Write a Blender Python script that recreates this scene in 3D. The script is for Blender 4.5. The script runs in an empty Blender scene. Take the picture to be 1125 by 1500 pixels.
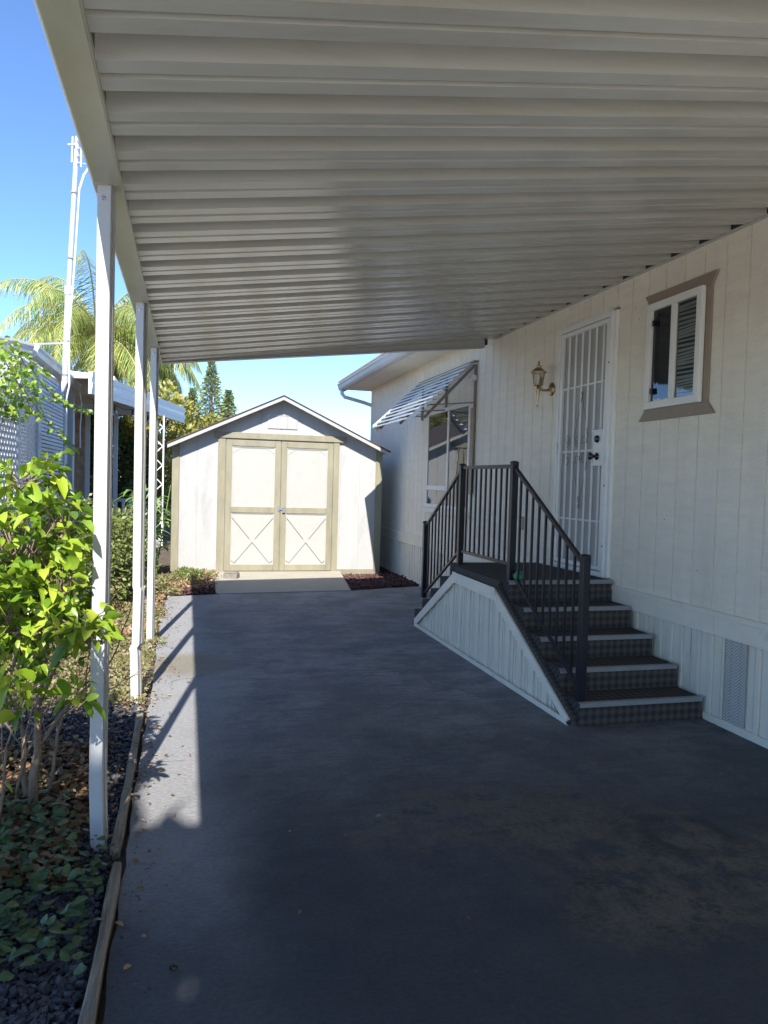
import bpy, math, random
from mathutils import Vector, Matrix
import numpy as np
R0 = random.Random(7)
S = bpy.context.scene
C = S.collection
WO = {}          # world origin of every object we link

# ------------------------------------------------------------------ mesh builder
class MB:
    def __init__(s): s.v = []; s.f = []
    def quad(s, a, b, c, d):
        n = len(s.v); s.v += [tuple(a), tuple(b), tuple(c), tuple(d)]; s.f.append((n, n+1, n+2, n+3))
    def poly(s, pts):
        n = len(s.v); s.v += [tuple(p) for p in pts]; s.f.append(tuple(range(n, n+len(pts))))
    def box(s, x0, x1, y0, y1, z0, z1):
        n = len(s.v)
        s.v += [(x0,y0,z0),(x1,y0,z0),(x1,y1,z0),(x0,y1,z0),(x0,y0,z1),(x1,y0,z1),(x1,y1,z1),(x0,y1,z1)]
        s.f += [(n,n+3,n+2,n+1),(n+4,n+5,n+6,n+7),(n,n+1,n+5,n+4),(n+1,n+2,n+6,n+5),(n+2,n+3,n+7,n+6),(n+3,n,n+4,n+7)]
        return s
    def bar(s, a, b, w, h, up=(0,0,1)):
        a = Vector(a); b = Vector(b); d = (b-a).normalized(); up = Vector(up)
        r = d.cross(up)
        if r.length < 1e-4: r = d.cross(Vector((1,0,0)))
        r.normalize(); u = r.cross(d).normalized(); n = len(s.v)
        for p in (a, b):
            for i, j in ((-1,-1),(1,-1),(1,1),(-1,1)):
                s.v.append(tuple(p + r*(i*w/2) + u*(j*h/2)))
        s.f += [(n,n+1,n+2,n+3),(n+7,n+6,n+5,n+4)] + [(n+i, n+4+i, n+4+(i+1)%4, n+(i+1)%4) for i in range(4)]
        return s
    def prism(s, pts, d):
        """extrude closed polygon pts (3D) by vector d"""
        d = Vector(d); k = len(pts); n = len(s.v)
        s.v += [tuple(p) for p in pts] + [tuple(Vector(p)+d) for p in pts]
        s.f += [tuple(range(n, n+k)), tuple(range(n+2*k-1, n+k-1, -1))]
        s.f += [(n+i, n+k+i, n+k+(i+1)%k, n+(i+1)%k) for i in range(k)]
        return s
    def tube(s, pts, rad, seg=8, cap=True):
        pts = [Vector(p) for p in pts]; n0 = len(s.v); m = len(pts)
        rr = rad if isinstance(rad, (list, tuple)) else [rad]*m
        ref = None
        for i, p in enumerate(pts):
            d = (pts[min(i+1, m-1)] - pts[max(i-1, 0)]).normalized()
            if ref is None:
                ref = d.cross(Vector((0,0,1)))
                if ref.length < 1e-3: ref = Vector((1,0,0))
            r = (ref - d*ref.dot(d)).normalized(); u = d.cross(r); ref = r
            for k in range(seg):
                a = 2*math.pi*k/seg
                s.v.append(tuple(p + (r*math.cos(a) + u*math.sin(a))*rr[i]))
        for i in range(m-1):
            for k in range(seg):
                s.f.append((n0+i*seg+k, n0+i*seg+(k+1)%seg, n0+(i+1)*seg+(k+1)%seg, n0+(i+1)*seg+k))
        if cap:
            s.f.append(tuple(n0+k for k in range(seg-1, -1, -1))); s.f.append(tuple(n0+(m-1)*seg+k for k in range(seg)))
        return s
    def lathe(s, c, prof, seg=20, axis='z', flatends=True):
        """prof: list of (r, h) along axis from centre c"""
        n0 = len(s.v); c = Vector(c)
        for r, h in prof:
            for k in range(seg):
                a = 2*math.pi*k/seg; p = (r*math.cos(a), r*math.sin(a), h)
                if axis == 'x': p = (h, r*math.cos(a), r*math.sin(a))
                if axis == 'y': p = (r*math.cos(a), h, r*math.sin(a))
                s.v.append(tuple(c + Vector(p)))
        for i in range(len(prof)-1):
            for k in range(seg):
                s.f.append((n0+i*seg+k, n0+i*seg+(k+1)%seg, n0+(i+1)*seg+(k+1)%seg, n0+(i+1)*seg+k))
        s.f.append(tuple(n0+k for k in range(seg-1,-1,-1))); s.f.append(tuple(n0+(len(prof)-1)*seg+k for k in range(seg)))
        return s
    def extr(s, prof, fn0, fn1):
        """open strip: prof list mapped by fn0 / fn1 to 3D at both ends"""
        n = len(s.v); k = len(prof)
        s.v += [tuple(fn0(p)) for p in prof] + [tuple(fn1(p)) for p in prof]
        s.f += [(n+i, n+i+1, n+k+i+1, n+k+i) for i in range(k-1)]
        return s
    def leaf(s, p, d, side, L, W, droop=.25, fold=.15):
        p = Vector(p); d = Vector(d).normalized(); r = Vector(side); r = (r - d*r.dot(d))
        if r.length < 1e-4: r = d.orthogonal()
        r.normalize(); u = r.cross(d)
        if u.z < 0: u = -u
        Z = Vector((0,0,1)); n = len(s.v); w0 = (.30, .50, .36)
        cs = [p + d*L*.10 + u*L*.02, p + d*L*.45 + u*L*.04 - Z*L*droop*.1, p + d*L*.78 - Z*L*droop*.5]; t = p + d*L - Z*L*droop
        s.v.append(tuple(p))
        for c, w_ in zip(cs, w0):
            f = u*W*fold*w_*2
            s.v += [tuple(c + r*W*w_ + f), tuple(c), tuple(c - r*W*w_ + f)]
        s.v.append(tuple(t))
        s.f += [(n, n+2, n+1), (n, n+3, n+2), (n+1, n+2, n+5, n+4), (n+2, n+3, n+6, n+5), (n+4, n+5, n+8, n+7), (n+5, n+6, n+9, n+8), (n+7, n+8, n+10), (n+8, n+9, n+10)]
    def leaf4(s, p, d, side, L, W):
        p = Vector(p); d = Vector(d); r = Vector(side)
        n = len(s.v)
        s.v += [tuple(p), tuple(p + d*L*.5 + r*W*.5), tuple(p + d*L), tuple(p + d*L*.5 - r*W*.5)]
        s.f.append((n, n+1, n+2, n+3))
    def build(s, name, mat, parent=None, origin=None, smooth=False, bevel=0):
        if parent is not None: po = WO[parent.name]
        else: po = Vector((0,0,0))
        o3 = Vector(origin) if origin is not None else (po if parent is not None else Vector((0,0,0)))
        me = bpy.data.meshes.new(name)
        me.from_pydata([(v[0]-o3.x, v[1]-o3.y, v[2]-o3.z) for v in s.v], [], s.f)
        me.materials.append(mat); me.update()
        ob = bpy.data.objects.new(name, me); C.objects.link(ob)
        WO[ob.name] = o3
        ob.location = o3 - po
        if parent is not None: ob.parent = parent
        if smooth:
            for p in me.polygons: p.use_smooth = True
        if bevel:
            b = ob.modifiers.new('b', 'BEVEL'); b.width = bevel; b.segments = 2; b.limit_method = 'ANGLE'
        return ob

def rdir(rr, zmin=-1, zmax=1):
    z = rr.uniform(zmin, zmax); a = rr.uniform(0, 2*math.pi); s = math.sqrt(max(0, 1-z*z)); return Vector((s*math.cos(a), s*math.sin(a), z))
def tag(o, label, cat, group=None, kind=None):
    o['label'] = label; o['category'] = cat
    if group: o['group'] = group
    if kind: o['kind'] = kind
    return o
def thing(name, loc, label, cat, group=None):
    o = bpy.data.objects.new(name, None); C.objects.link(o); o.location = loc; o.empty_display_size = .2
    WO[o.name] = Vector(loc); return tag(o, label, cat, group)
def struct(o): o['kind'] = 'structure'; return o

# ------------------------------------------------------------------ materials
def mat(name, col, rough=.6, metal=0, spec=.5, var=.0, vscale=3., bump=0., bscale=60., stretch=(1,1,1), dirt=None, dscale=1.5, dthr=(.5,.7), coat=0, streak=0):
    m = bpy.data.materials.new(name); m.use_nodes = True; nt = m.node_tree; N = nt.nodes; L = nt.links
    b = N['Principled BSDF']; b.inputs['Roughness'].default_value = rough; b.inputs['Metallic'].default_value = metal
    b.inputs['Specular IOR Level'].default_value = spec
    if coat: b.inputs['Coat Weight'].default_value = coat
    b.inputs['Base Color'].default_value = (*col, 1)
    tc = N.new('ShaderNodeTexCoord'); mp = N.new('ShaderNodeMapping'); mp.inputs['Scale'].default_value = stretch
    L.new(tc.outputs['Object'], mp.inputs['Vector'])
    cur = None
    if var:
        n = N.new('ShaderNodeTexNoise'); n.inputs['Scale'].default_value = vscale; n.inputs['Detail'].default_value = 8; n.inputs['Roughness'].default_value = .65
        L.new(mp.outputs[0], n.inputs['Vector'])
        r = N.new('ShaderNodeValToRGB'); r.color_ramp.elements[0].position = .3; r.color_ramp.elements[1].position = .7
        r.color_ramp.elements[0].color = (*[c*(1-var) for c in col], 1); r.color_ramp.elements[1].color = (*[min(1, c*(1+var*.6)) for c in col], 1)
        L.new(n.outputs['Fac'], r.inputs[0]); cur = r.outputs[0]
    if dirt:
        n = N.new('ShaderNodeTexNoise'); n.inputs['Scale'].default_value = dscale; n.inputs['Detail'].default_value = 10; n.inputs['Roughness'].default_value = .7
        L.new(mp.outputs[0] if not streak else tc.outputs['Object'], n.inputs['Vector'])
        if streak:
            mp2 = N.new('ShaderNodeMapping'); mp2.inputs['Scale'].default_value = (1, 1, streak) if streak else (1,1,1)
            L.new(tc.outputs['Object'], mp2.inputs['Vector']); L.new(mp2.outputs[0], n.inputs['Vector'])
        r = N.new('ShaderNodeMapRange'); r.inputs['From Min'].default_value = dthr[0]; r.inputs['From Max'].default_value = dthr[1]
        L.new(n.outputs['Fac'], r.inputs['Value'])
        mx = N.new('ShaderNodeMix'); mx.data_type = 'RGBA'; mx.inputs['A'].default_value = (*col, 1); mx.inputs['B'].default_value = (*dirt, 1)
        if cur: L.new(cur, mx.inputs['A'])
        L.new(r.outputs[0], mx.inputs['Factor']); cur = mx.outputs['Result']
    if cur: L.new(cur, b.inputs['Base Color'])
    if bump:
        n = N.new('ShaderNodeTexNoise'); n.inputs['Scale'].default_value = bscale; n.inputs['Detail'].default_value = 6
        L.new(mp.outputs[0], n.inputs['Vector'])
        bp = N.new('ShaderNodeBump'); bp.inputs['Strength'].default_value = bump; bp.inputs['Distance'].default_value = .01
        L.new(n.outputs['Fac'], bp.inputs['Height']); L.new(bp.outputs[0], b.inputs['Normal'])
    return m

def leafmat(name, cols, rough=.45, trans=.35, spec=.4, noise=0.):
    m = bpy.data.materials.new(name); m.use_nodes = True; nt = m.node_tree; N = nt.nodes; L = nt.links
    b = N['Principled BSDF']; b.inputs['Roughness'].default_value = rough; b.inputs['Specular IOR Level'].default_value = spec
    g = N.new('ShaderNodeNewGeometry'); r = N.new('ShaderNodeValToRGB'); r.color_ramp.interpolation = 'LINEAR'
    e = r.color_ramp.elements
    for i, c in enumerate(cols):
        pos = i/(len(cols)-1)
        if i == 0: e[0].position = 0; el = e[0]
        elif i == len(cols)-1: el = e[-1]; el.position = 1
        else: el = e.new(pos)
        el.color = (*c, 1)
    L.new(g.outputs['Random Per Island'], r.inputs[0])
    out = r.outputs[0]
    L.new(out, b.inputs['Base Color'])
    t = N.new('ShaderNodeBsdfTranslucent'); L.new(out, t.inputs['Color'])
    mx = N.new('ShaderNodeMixShader'); mx.inputs[0].default_value = trans
    L.new(b.outputs[0], mx.inputs[1]); L.new(t.outputs[0], mx.inputs[2])
    L.new(mx.outputs[0], N['Material Output'].inputs['Surface'])
    return m

def glassmat(name, tint=(.8,.85,.85), bump=.0, see=.75):
    m = bpy.data.materials.new(name); m.use_nodes = True; nt = m.node_tree; N = nt.nodes; L = nt.links
    N.remove(N['Principled BSDF'])
    t = N.new('ShaderNodeBsdfTransparent'); t.inputs[0].default_value = (*[c*see for c in tint], 1)
    g = N.new('ShaderNodeBsdfGlossy'); g.inputs['Roughness'].default_value = .02; g.inputs['Color'].default_value = (.95,.97,1,1)
    f = N.new('ShaderNodeFresnel'); f.inputs['IOR'].default_value = 1.75
    if bump:
        n = N.new('ShaderNodeTexNoise'); n.inputs['Scale'].default_value = 3; bp = N.new('ShaderNodeBump'); bp.inputs['Strength'].default_value = bump; bp.inputs['Distance'].default_value = .02
        L.new(n.outputs['Fac'], bp.inputs['Height']); L.new(bp.outputs[0], g.inputs['Normal'])
    mx = N.new('ShaderNodeMixShader'); L.new(f.outputs[0], mx.inputs[0]); L.new(t.outputs[0], mx.inputs[1]); L.new(g.outputs[0], mx.inputs[2])
    L.new(mx.outputs[0], N['Material Output'].inputs['Surface'])
    return m

M = {}
M['siding'] = mat('siding_paint', (.88,.80,.66), .6, var=.07, vscale=2.5, bump=.8, bscale=22, stretch=(1,1.2,7), dirt=(.76,.69,.57), dscale=3.5, dthr=(.5,.78), streak=.18)
M['trim'] = mat('trim_paint', (.83,.765,.63), .55, var=.06, vscale=4, bump=.15, bscale=40, dirt=(.52,.47,.40), dscale=5, dthr=(.58,.8))
M['skirt'] = mat('skirt_metal', (.80,.745,.62), .5, var=.06, vscale=5, bump=.06, bscale=30, dirt=(.55,.50,.42), dscale=4, dthr=(.6,.9), streak=.3)
M['casing'] = mat('casing_paint', (.30,.235,.18), .55, var=.06, vscale=8, bump=.1)
M['vinyl'] = mat('vinyl_white', (.80,.78,.72), .4, var=.03, vscale=8)
M['doorwhite'] = mat('door_enamel', (.80,.79,.75), .35, var=.05, vscale=9, dirt=(.55,.52,.46), dscale=9, dthr=(.62,.8))
M['screen'] = mat('insect_screen', (.44,.44,.42), .7, var=.06, vscale=3)
M['scroll'] = mat('scroll_iron', (.24,.22,.19), .5, metal=.3, var=.2, vscale=20)
M['alu'] = mat('pan_paint', (.50,.49,.445), .22, metal=.0, spec=.75, var=.09, vscale=2.2, stretch=(.35,3,3), dirt=(.40,.37,.31), dscale=1.6, dthr=(.5,.8), bump=.2, bscale=2.2)
M['beam'] = mat('beam_metal', (.48,.465,.39), .36, metal=.25, var=.14, vscale=5, stretch=(1,.4,1), dirt=(.42,.38,.28), dscale=3, dthr=(.5,.75), bump=.06, bscale=9)
M['postp'] = mat('post_paint', (.50,.50,.49), .45, var=.05, vscale=6, dirt=(.6,.57,.5), dscale=6, dthr=(.6,.8), bump=.1, bscale=12)
M['fascia'] = mat('fascia_metal', (.42,.41,.39), .4, var=.08, vscale=4)
M['gut'] = mat('gutter_white', (.58,.58,.57), .4, var=.04, vscale=4, dirt=(.55,.52,.47), dscale=3, dthr=(.6,.8))
M['pink'] = mat('drip_edge', (.62,.50,.44), .6, var=.05)
M['black'] = mat('rail_black', (.012,.014,.024), .34, spec=.4, var=.15, vscale=20)
M['brass'] = mat('old_brass', (.46,.36,.22), .36, metal=1, var=.25, vscale=25)
M['knob'] = mat('knob_black', (.012,.012,.014), .18, spec=.7)
M['green'] = mat('green_rubber', (.02,.22,.10), .45)
M['shedw'] = mat('shed_white', (.39,.384,.37), .65, var=.04, vscale=3, dirt=(.30,.295,.28), dscale=5, dthr=(.50,.78), streak=.3, bump=.35, bscale=40, stretch=(1,1,.35))
M['shedp'] = mat('shed_panel', (.385,.373,.34), .6, var=.05, vscale=6, dirt=(.36,.345,.28), dscale=5, dthr=(.55,.75), bump=.3, bscale=45)
M['khaki'] = mat('khaki_trim', (.25,.228,.155), .65, var=.2, vscale=7, stretch=(1,1,.3), dirt=(.30,.26,.16), dscale=9, dthr=(.55,.75), bump=.25, bscale=30)
M['shingle'] = mat('shed_shingle', (.09,.06,.05), .9, var=.3, vscale=30, bump=.5, bscale=80)
M['conc'] = mat('ramp_concrete', (.33,.30,.245), .85, var=.1, vscale=4, bump=.2, bscale=60, dirt=(.30,.28,.23), dscale=3, dthr=(.5,.75))
M['stone'] = mat('grey_paver', (.22,.20,.17), .9, var=.3, vscale=20, bump=.5)
M['timber'] = mat('weathered_timber', (.34,.29,.21), .9, var=.45, vscale=9, stretch=(6,.5,6), bump=1., bscale=20, dirt=(.10,.085,.06), dscale=6, dthr=(.5,.68))
M['nose'] = mat('nosing', (.28,.28,.275), .5, var=.15, vscale=8)
M['pave'] = mat('pale_concrete', (.58,.54,.47), .85, var=.12, vscale=2, bump=.2)
M['soil'] = mat('soil', (.10,.075,.05), .95, var=.4, vscale=3, bump=.8, bscale=40)
M['bark'] = mat('shrub_bark', (.26,.19,.13), .85, var=.35, vscale=14, stretch=(2,2,.5), bump=.7, bscale=45)
M['bark2'] = mat('tree_bark', (.30,.22,.15), .9, var=.45, vscale=7, bump=1., bscale=14)
M['bluegrey'] = mat('neighbour_frame', (.44,.47,.50), .5, var=.05)
M['lattice'] = mat('lattice_vinyl', (.66,.67,.68), .6, var=.04)
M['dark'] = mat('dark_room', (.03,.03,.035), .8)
M['nroof'] = mat('patio_pan', (.62,.58,.48), .5, var=.06)
M['nfascia'] = mat('patio_fascia', (.66,.67,.66), .45, var=.05)
M['conduit'] = mat('conduit_pvc', (.44,.45,.47), .4)
M['cable'] = mat('coax_white', (.75,.73,.66), .5)
M['cableb'] = mat('coax_black', (.03,.03,.04), .5)
M['galv'] = mat('galvanised', (.45,.43,.40), .4, metal=.6, var=.2, vscale=12)
M['awn'] = mat('awning_metal', (.62,.63,.63), .35, metal=.2, var=.06, vscale=8)
M['awnd'] = mat('awning_arm', (.22,.20,.17), .5, metal=.4)
M['curtain'] = mat('curtain', (.30,.32,.33), .8, var=.1, vscale=2)
M['blind'] = mat('blind', (.8,.8,.76), .7)
M['winred'] = mat('window_dark', (.05,.055,.07), .5)
M['steel'] = mat('latch_steel', (.55,.55,.55), .3, metal=.9)
M['petal'] = leafmat('petal_white', [(.8,.8,.76),(.85,.85,.8)], trans=.2)
M['glass'] = glassmat('pane_glass', bump=.04)
M['glass2'] = glassmat('lantern_glass', (.95,.95,.92), see=.9)

# driveway: blue grey coated asphalt, worn brown patches, a stain ring
def driveway_mat():
    m = bpy.data.materials.new('asphalt'); m.use_nodes = True; nt = m.node_tree; N = nt.nodes; L = nt.links
    b = N['Principled BSDF']; b.inputs['Roughness'].default_value = .82; b.inputs['Specular IOR Level'].default_value = .35
    tc = N.new('ShaderNodeTexCoord'); P = tc.outputs['Object']
    def noise(sc, det=8, ro=.65, st=(1,1,1), dist=0, loc=(0,0,0)):
        mp = N.new('ShaderNodeMapping'); mp.inputs['Scale'].default_value = st; mp.inputs['Location'].default_value = loc; L.new(P, mp.inputs['Vector'])
        n = N.new('ShaderNodeTexNoise'); n.inputs['Scale'].default_value = sc; n.inputs['Detail'].default_value = det; n.inputs['Roughness'].default_value = ro; n.inputs['Distortion'].default_value = dist
        L.new(mp.outputs[0], n.inputs['Vector']); return n.outputs['Fac']
    def rng(v, a, b_, c=0, d=1):
        r = N.new('ShaderNodeMapRange'); r.interpolation_type = 'SMOOTHSTEP'
        for k, x in zip(('From Min','From Max','To Min','To Max'), (a,b_,c,d)): r.inputs[k].default_value = x
        L.new(v, r.inputs['Value']); return r.outputs[0]
    def mix(f, a, c, mode='MIX'):
        x = N.new('ShaderNodeMix'); x.data_type = 'RGBA'; x.blend_type = mode
        for k, v in (('A', a), ('B', c)):
            if isinstance(v, tuple): x.inputs[k].default_value = (*v, 1)
            else: L.new(v, x.inputs[k])
        if isinstance(f, float): x.inputs['Factor'].default_value = f
        else: L.new(f, x.inputs['Factor'])
        return x.outputs['Result']
    def math_(op, a, c):
        x = N.new('ShaderNodeMath'); x.operation = op
        for i, v in enumerate((a, c)):
            if isinstance(v, (int, float)): x.inputs[i].default_value = v
            else: L.new(v, x.inputs[i])
        return x.outputs[0]
    def blob(cx, cy, rx, ry, soft=.5, rag=.5):
        mp = N.new('ShaderNodeMapping'); mp.inputs['Location'].default_value = (-cx/rx, -cy/ry, 0); mp.inputs['Scale'].default_value = (1/rx, 1/ry, 0); L.new(P, mp.inputs['Vector'])
        v = N.new('ShaderNodeVectorMath'); v.operation = 'LENGTH'; L.new(mp.outputs[0], v.inputs[0])
        d = math_('ADD', v.outputs['Value'], math_('MULTIPLY', math_('SUBTRACT', noise(5, 8, .7), .5), rag*2))
        return rng(d, 1-soft, 1+soft, 1, 0)
    col = mix(rng(noise(1.5, 12, .78), .40, .62), ASPH[0], ASPH[1])
    col = mix(rng(noise(2.6, 9, .72, st=(1,2.2,1), dist=.6), .48, .64, 0, .6), col, ASPH[2])
    col = mix(rng(noise(14, 6, .7), .5, .75, 0, .4), col, (.10,.103,.11))
    col = mix(rng(noise(60, 6, .8), .45, .75, 0, .4), col, (.19,.19,.195))
    col = mix(rng(noise(3, 8, .75, st=(.6,5,1)), .5, .72, 0, .5), col, (.15,.15,.155))
    col = mix(rng(noise(4, 8, .75, st=(.6,6,1), loc=(3,1,0)), .50, .70, 0, .6), col, (.075,.078,.086))
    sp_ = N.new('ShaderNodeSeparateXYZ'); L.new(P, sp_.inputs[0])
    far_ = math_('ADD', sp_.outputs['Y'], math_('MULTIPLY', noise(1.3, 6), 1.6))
    col = mix(rng(far_, 3.0, 6.3, .92, 0), col, (.036,.042,.050))  # near asphalt painted darker, standing for the deep shade under the roof
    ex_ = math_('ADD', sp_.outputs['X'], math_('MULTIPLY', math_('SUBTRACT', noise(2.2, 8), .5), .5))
    col = mix(math_('MULTIPLY', rng(ex_, .0, .42, .85, 0), rng(far_, 2.9, 3.9, .15, 1)), col, (.27,.27,.272))  # sunlight painted into the colour: paler left edge, faded out at the near end
    # dusty pale patch by the left edge
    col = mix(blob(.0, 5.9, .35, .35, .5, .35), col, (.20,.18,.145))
    for a in ((1.25, 3.0, .55, .28), (1.75, 2.6, .45, .45), (2.15, 2.3, .5, .3), (1.6, 2.15, .3, .2)):
        col = mix(math_('MULTIPLY', blob(*a, .45, .9), rng(noise(4.5, 14, .86, dist=.2), .44, .56, 0, .8)), col, (.125,.108,.082))
        col = mix(math_('MULTIPLY', blob(*a, .45, .9), rng(noise(9, 12, .85, loc=(5,2,0)), .50, .60, 0, .7)), col, (.035,.033,.036))
    for a in ((1.15, 4.3, .35, .1), (.65, 7.6, .5, .25), (2.0, 8.3, .5, .3)):
        col = mix(math_('MULTIPLY', blob(*a, .5, .7), .35), col, (.19,.18,.17))
    # ring left by a pot
    mp = N.new('ShaderNodeMapping'); mp.inputs['Location'].default_value = (-2.07, -2.63, 0); mp.inputs['Scale'].default_value = (1,1,0); L.new(P, mp.inputs['Vector'])
    v = N.new('ShaderNodeVectorMath'); v.operation = 'LENGTH'; L.new(mp.outputs[0], v.inputs[0])
    rd = math_('ADD', v.outputs['Value'], math_('MULTIPLY', noise(7, 8), .12))
    ring = math_('MULTIPLY', rng(rd, .17, .215), rng(rd, .215, .30, 1, 0))
    col = mix(math_('MULTIPLY', ring, rng(noise(5,6), .35,.65,.2,.85)), col, (.028,.030,.036))
    # paint speckles
    vo = N.new('ShaderNodeTexVoronoi'); vo.inputs['Scale'].default_value = 3.1; L.new(P, vo.inputs['Vector'])
    col = mix(rng(vo.outputs['Distance'], .012, .022, .7, 0), col, (.42,.42,.40))
    # hairline cracks
    v2 = N.new('ShaderNodeTexVoronoi'); v2.feature = 'DISTANCE_TO_EDGE'; v2.inputs['Scale'].default_value = .55
    mp = N.new('ShaderNodeMapping'); L.new(P, mp.inputs['Vector'])
    dn = N.new('ShaderNodeTexNoise'); dn.inputs['Scale'].default_value = 2; dn.inputs['Detail'].default_value = 8; L.new(P, dn.inputs['Vector'])
    va = N.new('ShaderNodeVectorMath'); va.operation = 'MULTIPLY_ADD'; va.inputs[1].default_value = (.5,.5,.5); L.new(dn.outputs['Color'], va.inputs[0]); L.new(P, va.inputs[2])
    L.new(va.outputs[0], v2.inputs['Vector'])
    crack = math_('MULTIPLY', rng(v2.outputs['Distance'], .0, .004, .55, 0), rng(noise(.7, 2), .5, .62))
    col = mix(crack, col, (.03,.032,.038))
    gr_ = rng(noise(55, 8, .85, st=(.8,1.6,1)), .25, .75, .62, 1.38)
    gc_ = N.new('ShaderNodeCombineColor')
    for q_ in range(3): L.new(gr_, gc_.inputs[q_])
    col = mix(1.0, col, gc_.outputs[0], 'MULTIPLY')
    L.new(col, b.inputs['Base Color'])
    L.new(rng(noise(2, 8), .3, .7, .68, .9), b.inputs['Roughness'])
    h = math_('ADD', math_('MULTIPLY', noise(160, 4, .7), .5), math_('MULTIPLY', noise(22, 6, .65, st=(1,1.8,1)), .9))
    bp = N.new('ShaderNodeBump'); bp.inputs['Strength'].default_value = .9; bp.inputs['Distance'].default_value = .009
    L.new(h, bp.inputs['Height']); L.new(bp.outputs[0], b.inputs['Normal'])
    return m
ASPH = [(.165,.166,.172), (.29,.288,.286), (.115,.116,.121)]
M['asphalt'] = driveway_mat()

def carpet_mat():
    m = bpy.data.materials.new('step_carpet'); m.use_nodes = True; nt = m.node_tree; N = nt.nodes; L = nt.links
    b = N['Principled BSDF']; b.inputs['Roughness'].default_value = .95; b.inputs['Specular IOR Level'].default_value = .15
    tc = N.new('ShaderNodeTexCoord')
    # map: diagonal checks on treads (x,y), risers (x,z) and sides (y,z)
    mp = N.new('ShaderNodeMapping'); L.new(tc.outputs['Object'], mp.inputs['Vector'])
    sx = N.new('ShaderNodeSeparateXYZ'); L.new(mp.outputs[0], sx.inputs[0])
    def ma(op, a, c):
        x = N.new('ShaderNodeMath'); x.operation = op
        for i, v in enumerate((a, c)):
            if isinstance(v, (int, float)): x.inputs[i].default_value = v
            else: L.new(v, x.inputs[i])
        return x.outputs[0]
    yz = ma('ADD', sx.outputs['Y'], sx.outputs['Z'])
    a1 = ma('ADD', sx.outputs['X'], yz); a2 = ma('SUBTRACT', sx.outputs['X'], yz)
    s1 = ma('SINE', ma('MULTIPLY', a1, 2*math.pi/.105), 0); s2 = ma('SINE', ma('MULTIPLY', a2, 2*math.pi/.105), 0)
    pr = ma('MULTIPLY', s1, s2)
    nz = N.new('ShaderNodeTexNoise'); nz.inputs['Scale'].default_value = 180; L.new(tc.outputs['Object'], nz.inputs['Vector'])
    pr = ma('ADD', pr, ma('MULTIPLY', ma('SUBTRACT', nz.outputs['Fac'], .5), 2.6))
    r = N.new('ShaderNodeValToRGB'); r.color_ramp.elements[0].position = .25; r.color_ramp.elements[1].position = .8
    mr = N.new('ShaderNodeMapRange'); mr.inputs['From Min'].default_value = -1; L.new(pr, mr.inputs['Value']); L.new(mr.outputs[0], r.inputs[0])
    r.color_ramp.elements[0].color = (.045,.043,.045,1); r.color_ramp.elements[1].color = (.105,.09,.072,1)
    L.new(r.outputs[0], b.inputs['Base Color'])
    bp = N.new('ShaderNodeBump'); bp.inputs['Strength'].default_value = .25; bp.inputs['Distance'].default_value = .002
    L.new(pr, bp.inputs['Height']); L.new(bp.outputs[0], b.inputs['Normal'])
    return m
M['carpet'] = carpet_mat()

def ventmat():
    m = bpy.data.materials.new('vent_louvre'); m.use_nodes = True; nt = m.node_tree; N = nt.nodes; L = nt.links
    b = N['Principled BSDF']; b.inputs['Roughness'].default_value = .5
    tc = N.new('ShaderNodeTexCoord'); sx = N.new('ShaderNodeSeparateXYZ'); L.new(tc.outputs['Object'], sx.inputs[0])
    def ma(op, a, c=0):
        x = N.new('ShaderNodeMath'); x.operation = op
        for i, v in enumerate((a, c)):
            if isinstance(v, (int, float)): x.inputs[i].default_value = v
            else: L.new(v, x.inputs[i])
        return x.outputs[0]
    pp = ma('PINGPONG', sx.outputs['Y'], .047)
    d = ma('ADD', ma('MULTIPLY', sx.outputs['Z'], 1), pp)
    s = ma('SINE', ma('MULTIPLY', d, 2*math.pi/.02))
    f = N.new('ShaderNodeMapRange'); f.inputs['From Min'].default_value = .1; f.inputs['From Max'].default_value = .5; L.new(s, f.inputs['Value'])
    mx = N.new('ShaderNodeMix'); mx.data_type = 'RGBA'; mx.inputs['A'].default_value = (.6,.58,.53,1); mx.inputs['B'].default_value = (.28,.28,.265,1)
    L.new(f.outputs[0], mx.inputs['Factor']); L.new(mx.outputs['Result'], b.inputs['Base Color']); return m
M['vent'] = ventmat()

GRN = lambda *a: a
M['shrubleaf'] = leafmat('shrub_leaf', [(.08,.16,.02),(.16,.29,.02),(.30,.42,.03),(.44,.52,.06),(.20,.34,.03),(.36,.46,.05)], rough=.35, trans=.32, spec=.5)
M['ivy'] = leafmat('ivy_leaf', [(.045,.085,.03),(.07,.13,.05),(.10,.16,.06),(.12,.15,.05)], rough=.4, trans=.2)
M['litter'] = leafmat('litter_leaf', [(.16,.08,.035),(.28,.16,.08),(.40,.28,.16),(.20,.10,.05),(.17,.18,.07)], rough=.8, trans=.15)
M['cover'] = leafmat('cover_leaf', [(.16,.17,.06),(.24,.23,.09),(.14,.19,.06),(.33,.25,.13),(.28,.28,.12),(.36,.22,.15)], rough=.6, trans=.25)
M['pinkfl'] = leafmat('pink_leaf', [(.45,.17,.13),(.50,.30,.20),(.34,.18,.10),(.42,.36,.2)], rough=.6, trans=.25)
M['hedge'] = leafmat('hedge_leaf', [(.09,.14,.03),(.16,.22,.05),(.26,.27,.09),(.12,.18,.05),(.32,.28,.11)], rough=.45, trans=.25)
M['palm'] = leafmat('palm_leaf', [(.12,.21,.06),(.24,.34,.08),(.52,.50,.14),(.20,.31,.10),(.60,.54,.20),(.30,.40,.11)], rough=.4, trans=.35)
M['palmrib'] = mat('palm_rib', (.30,.27,.12), .6, var=.1)
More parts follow.
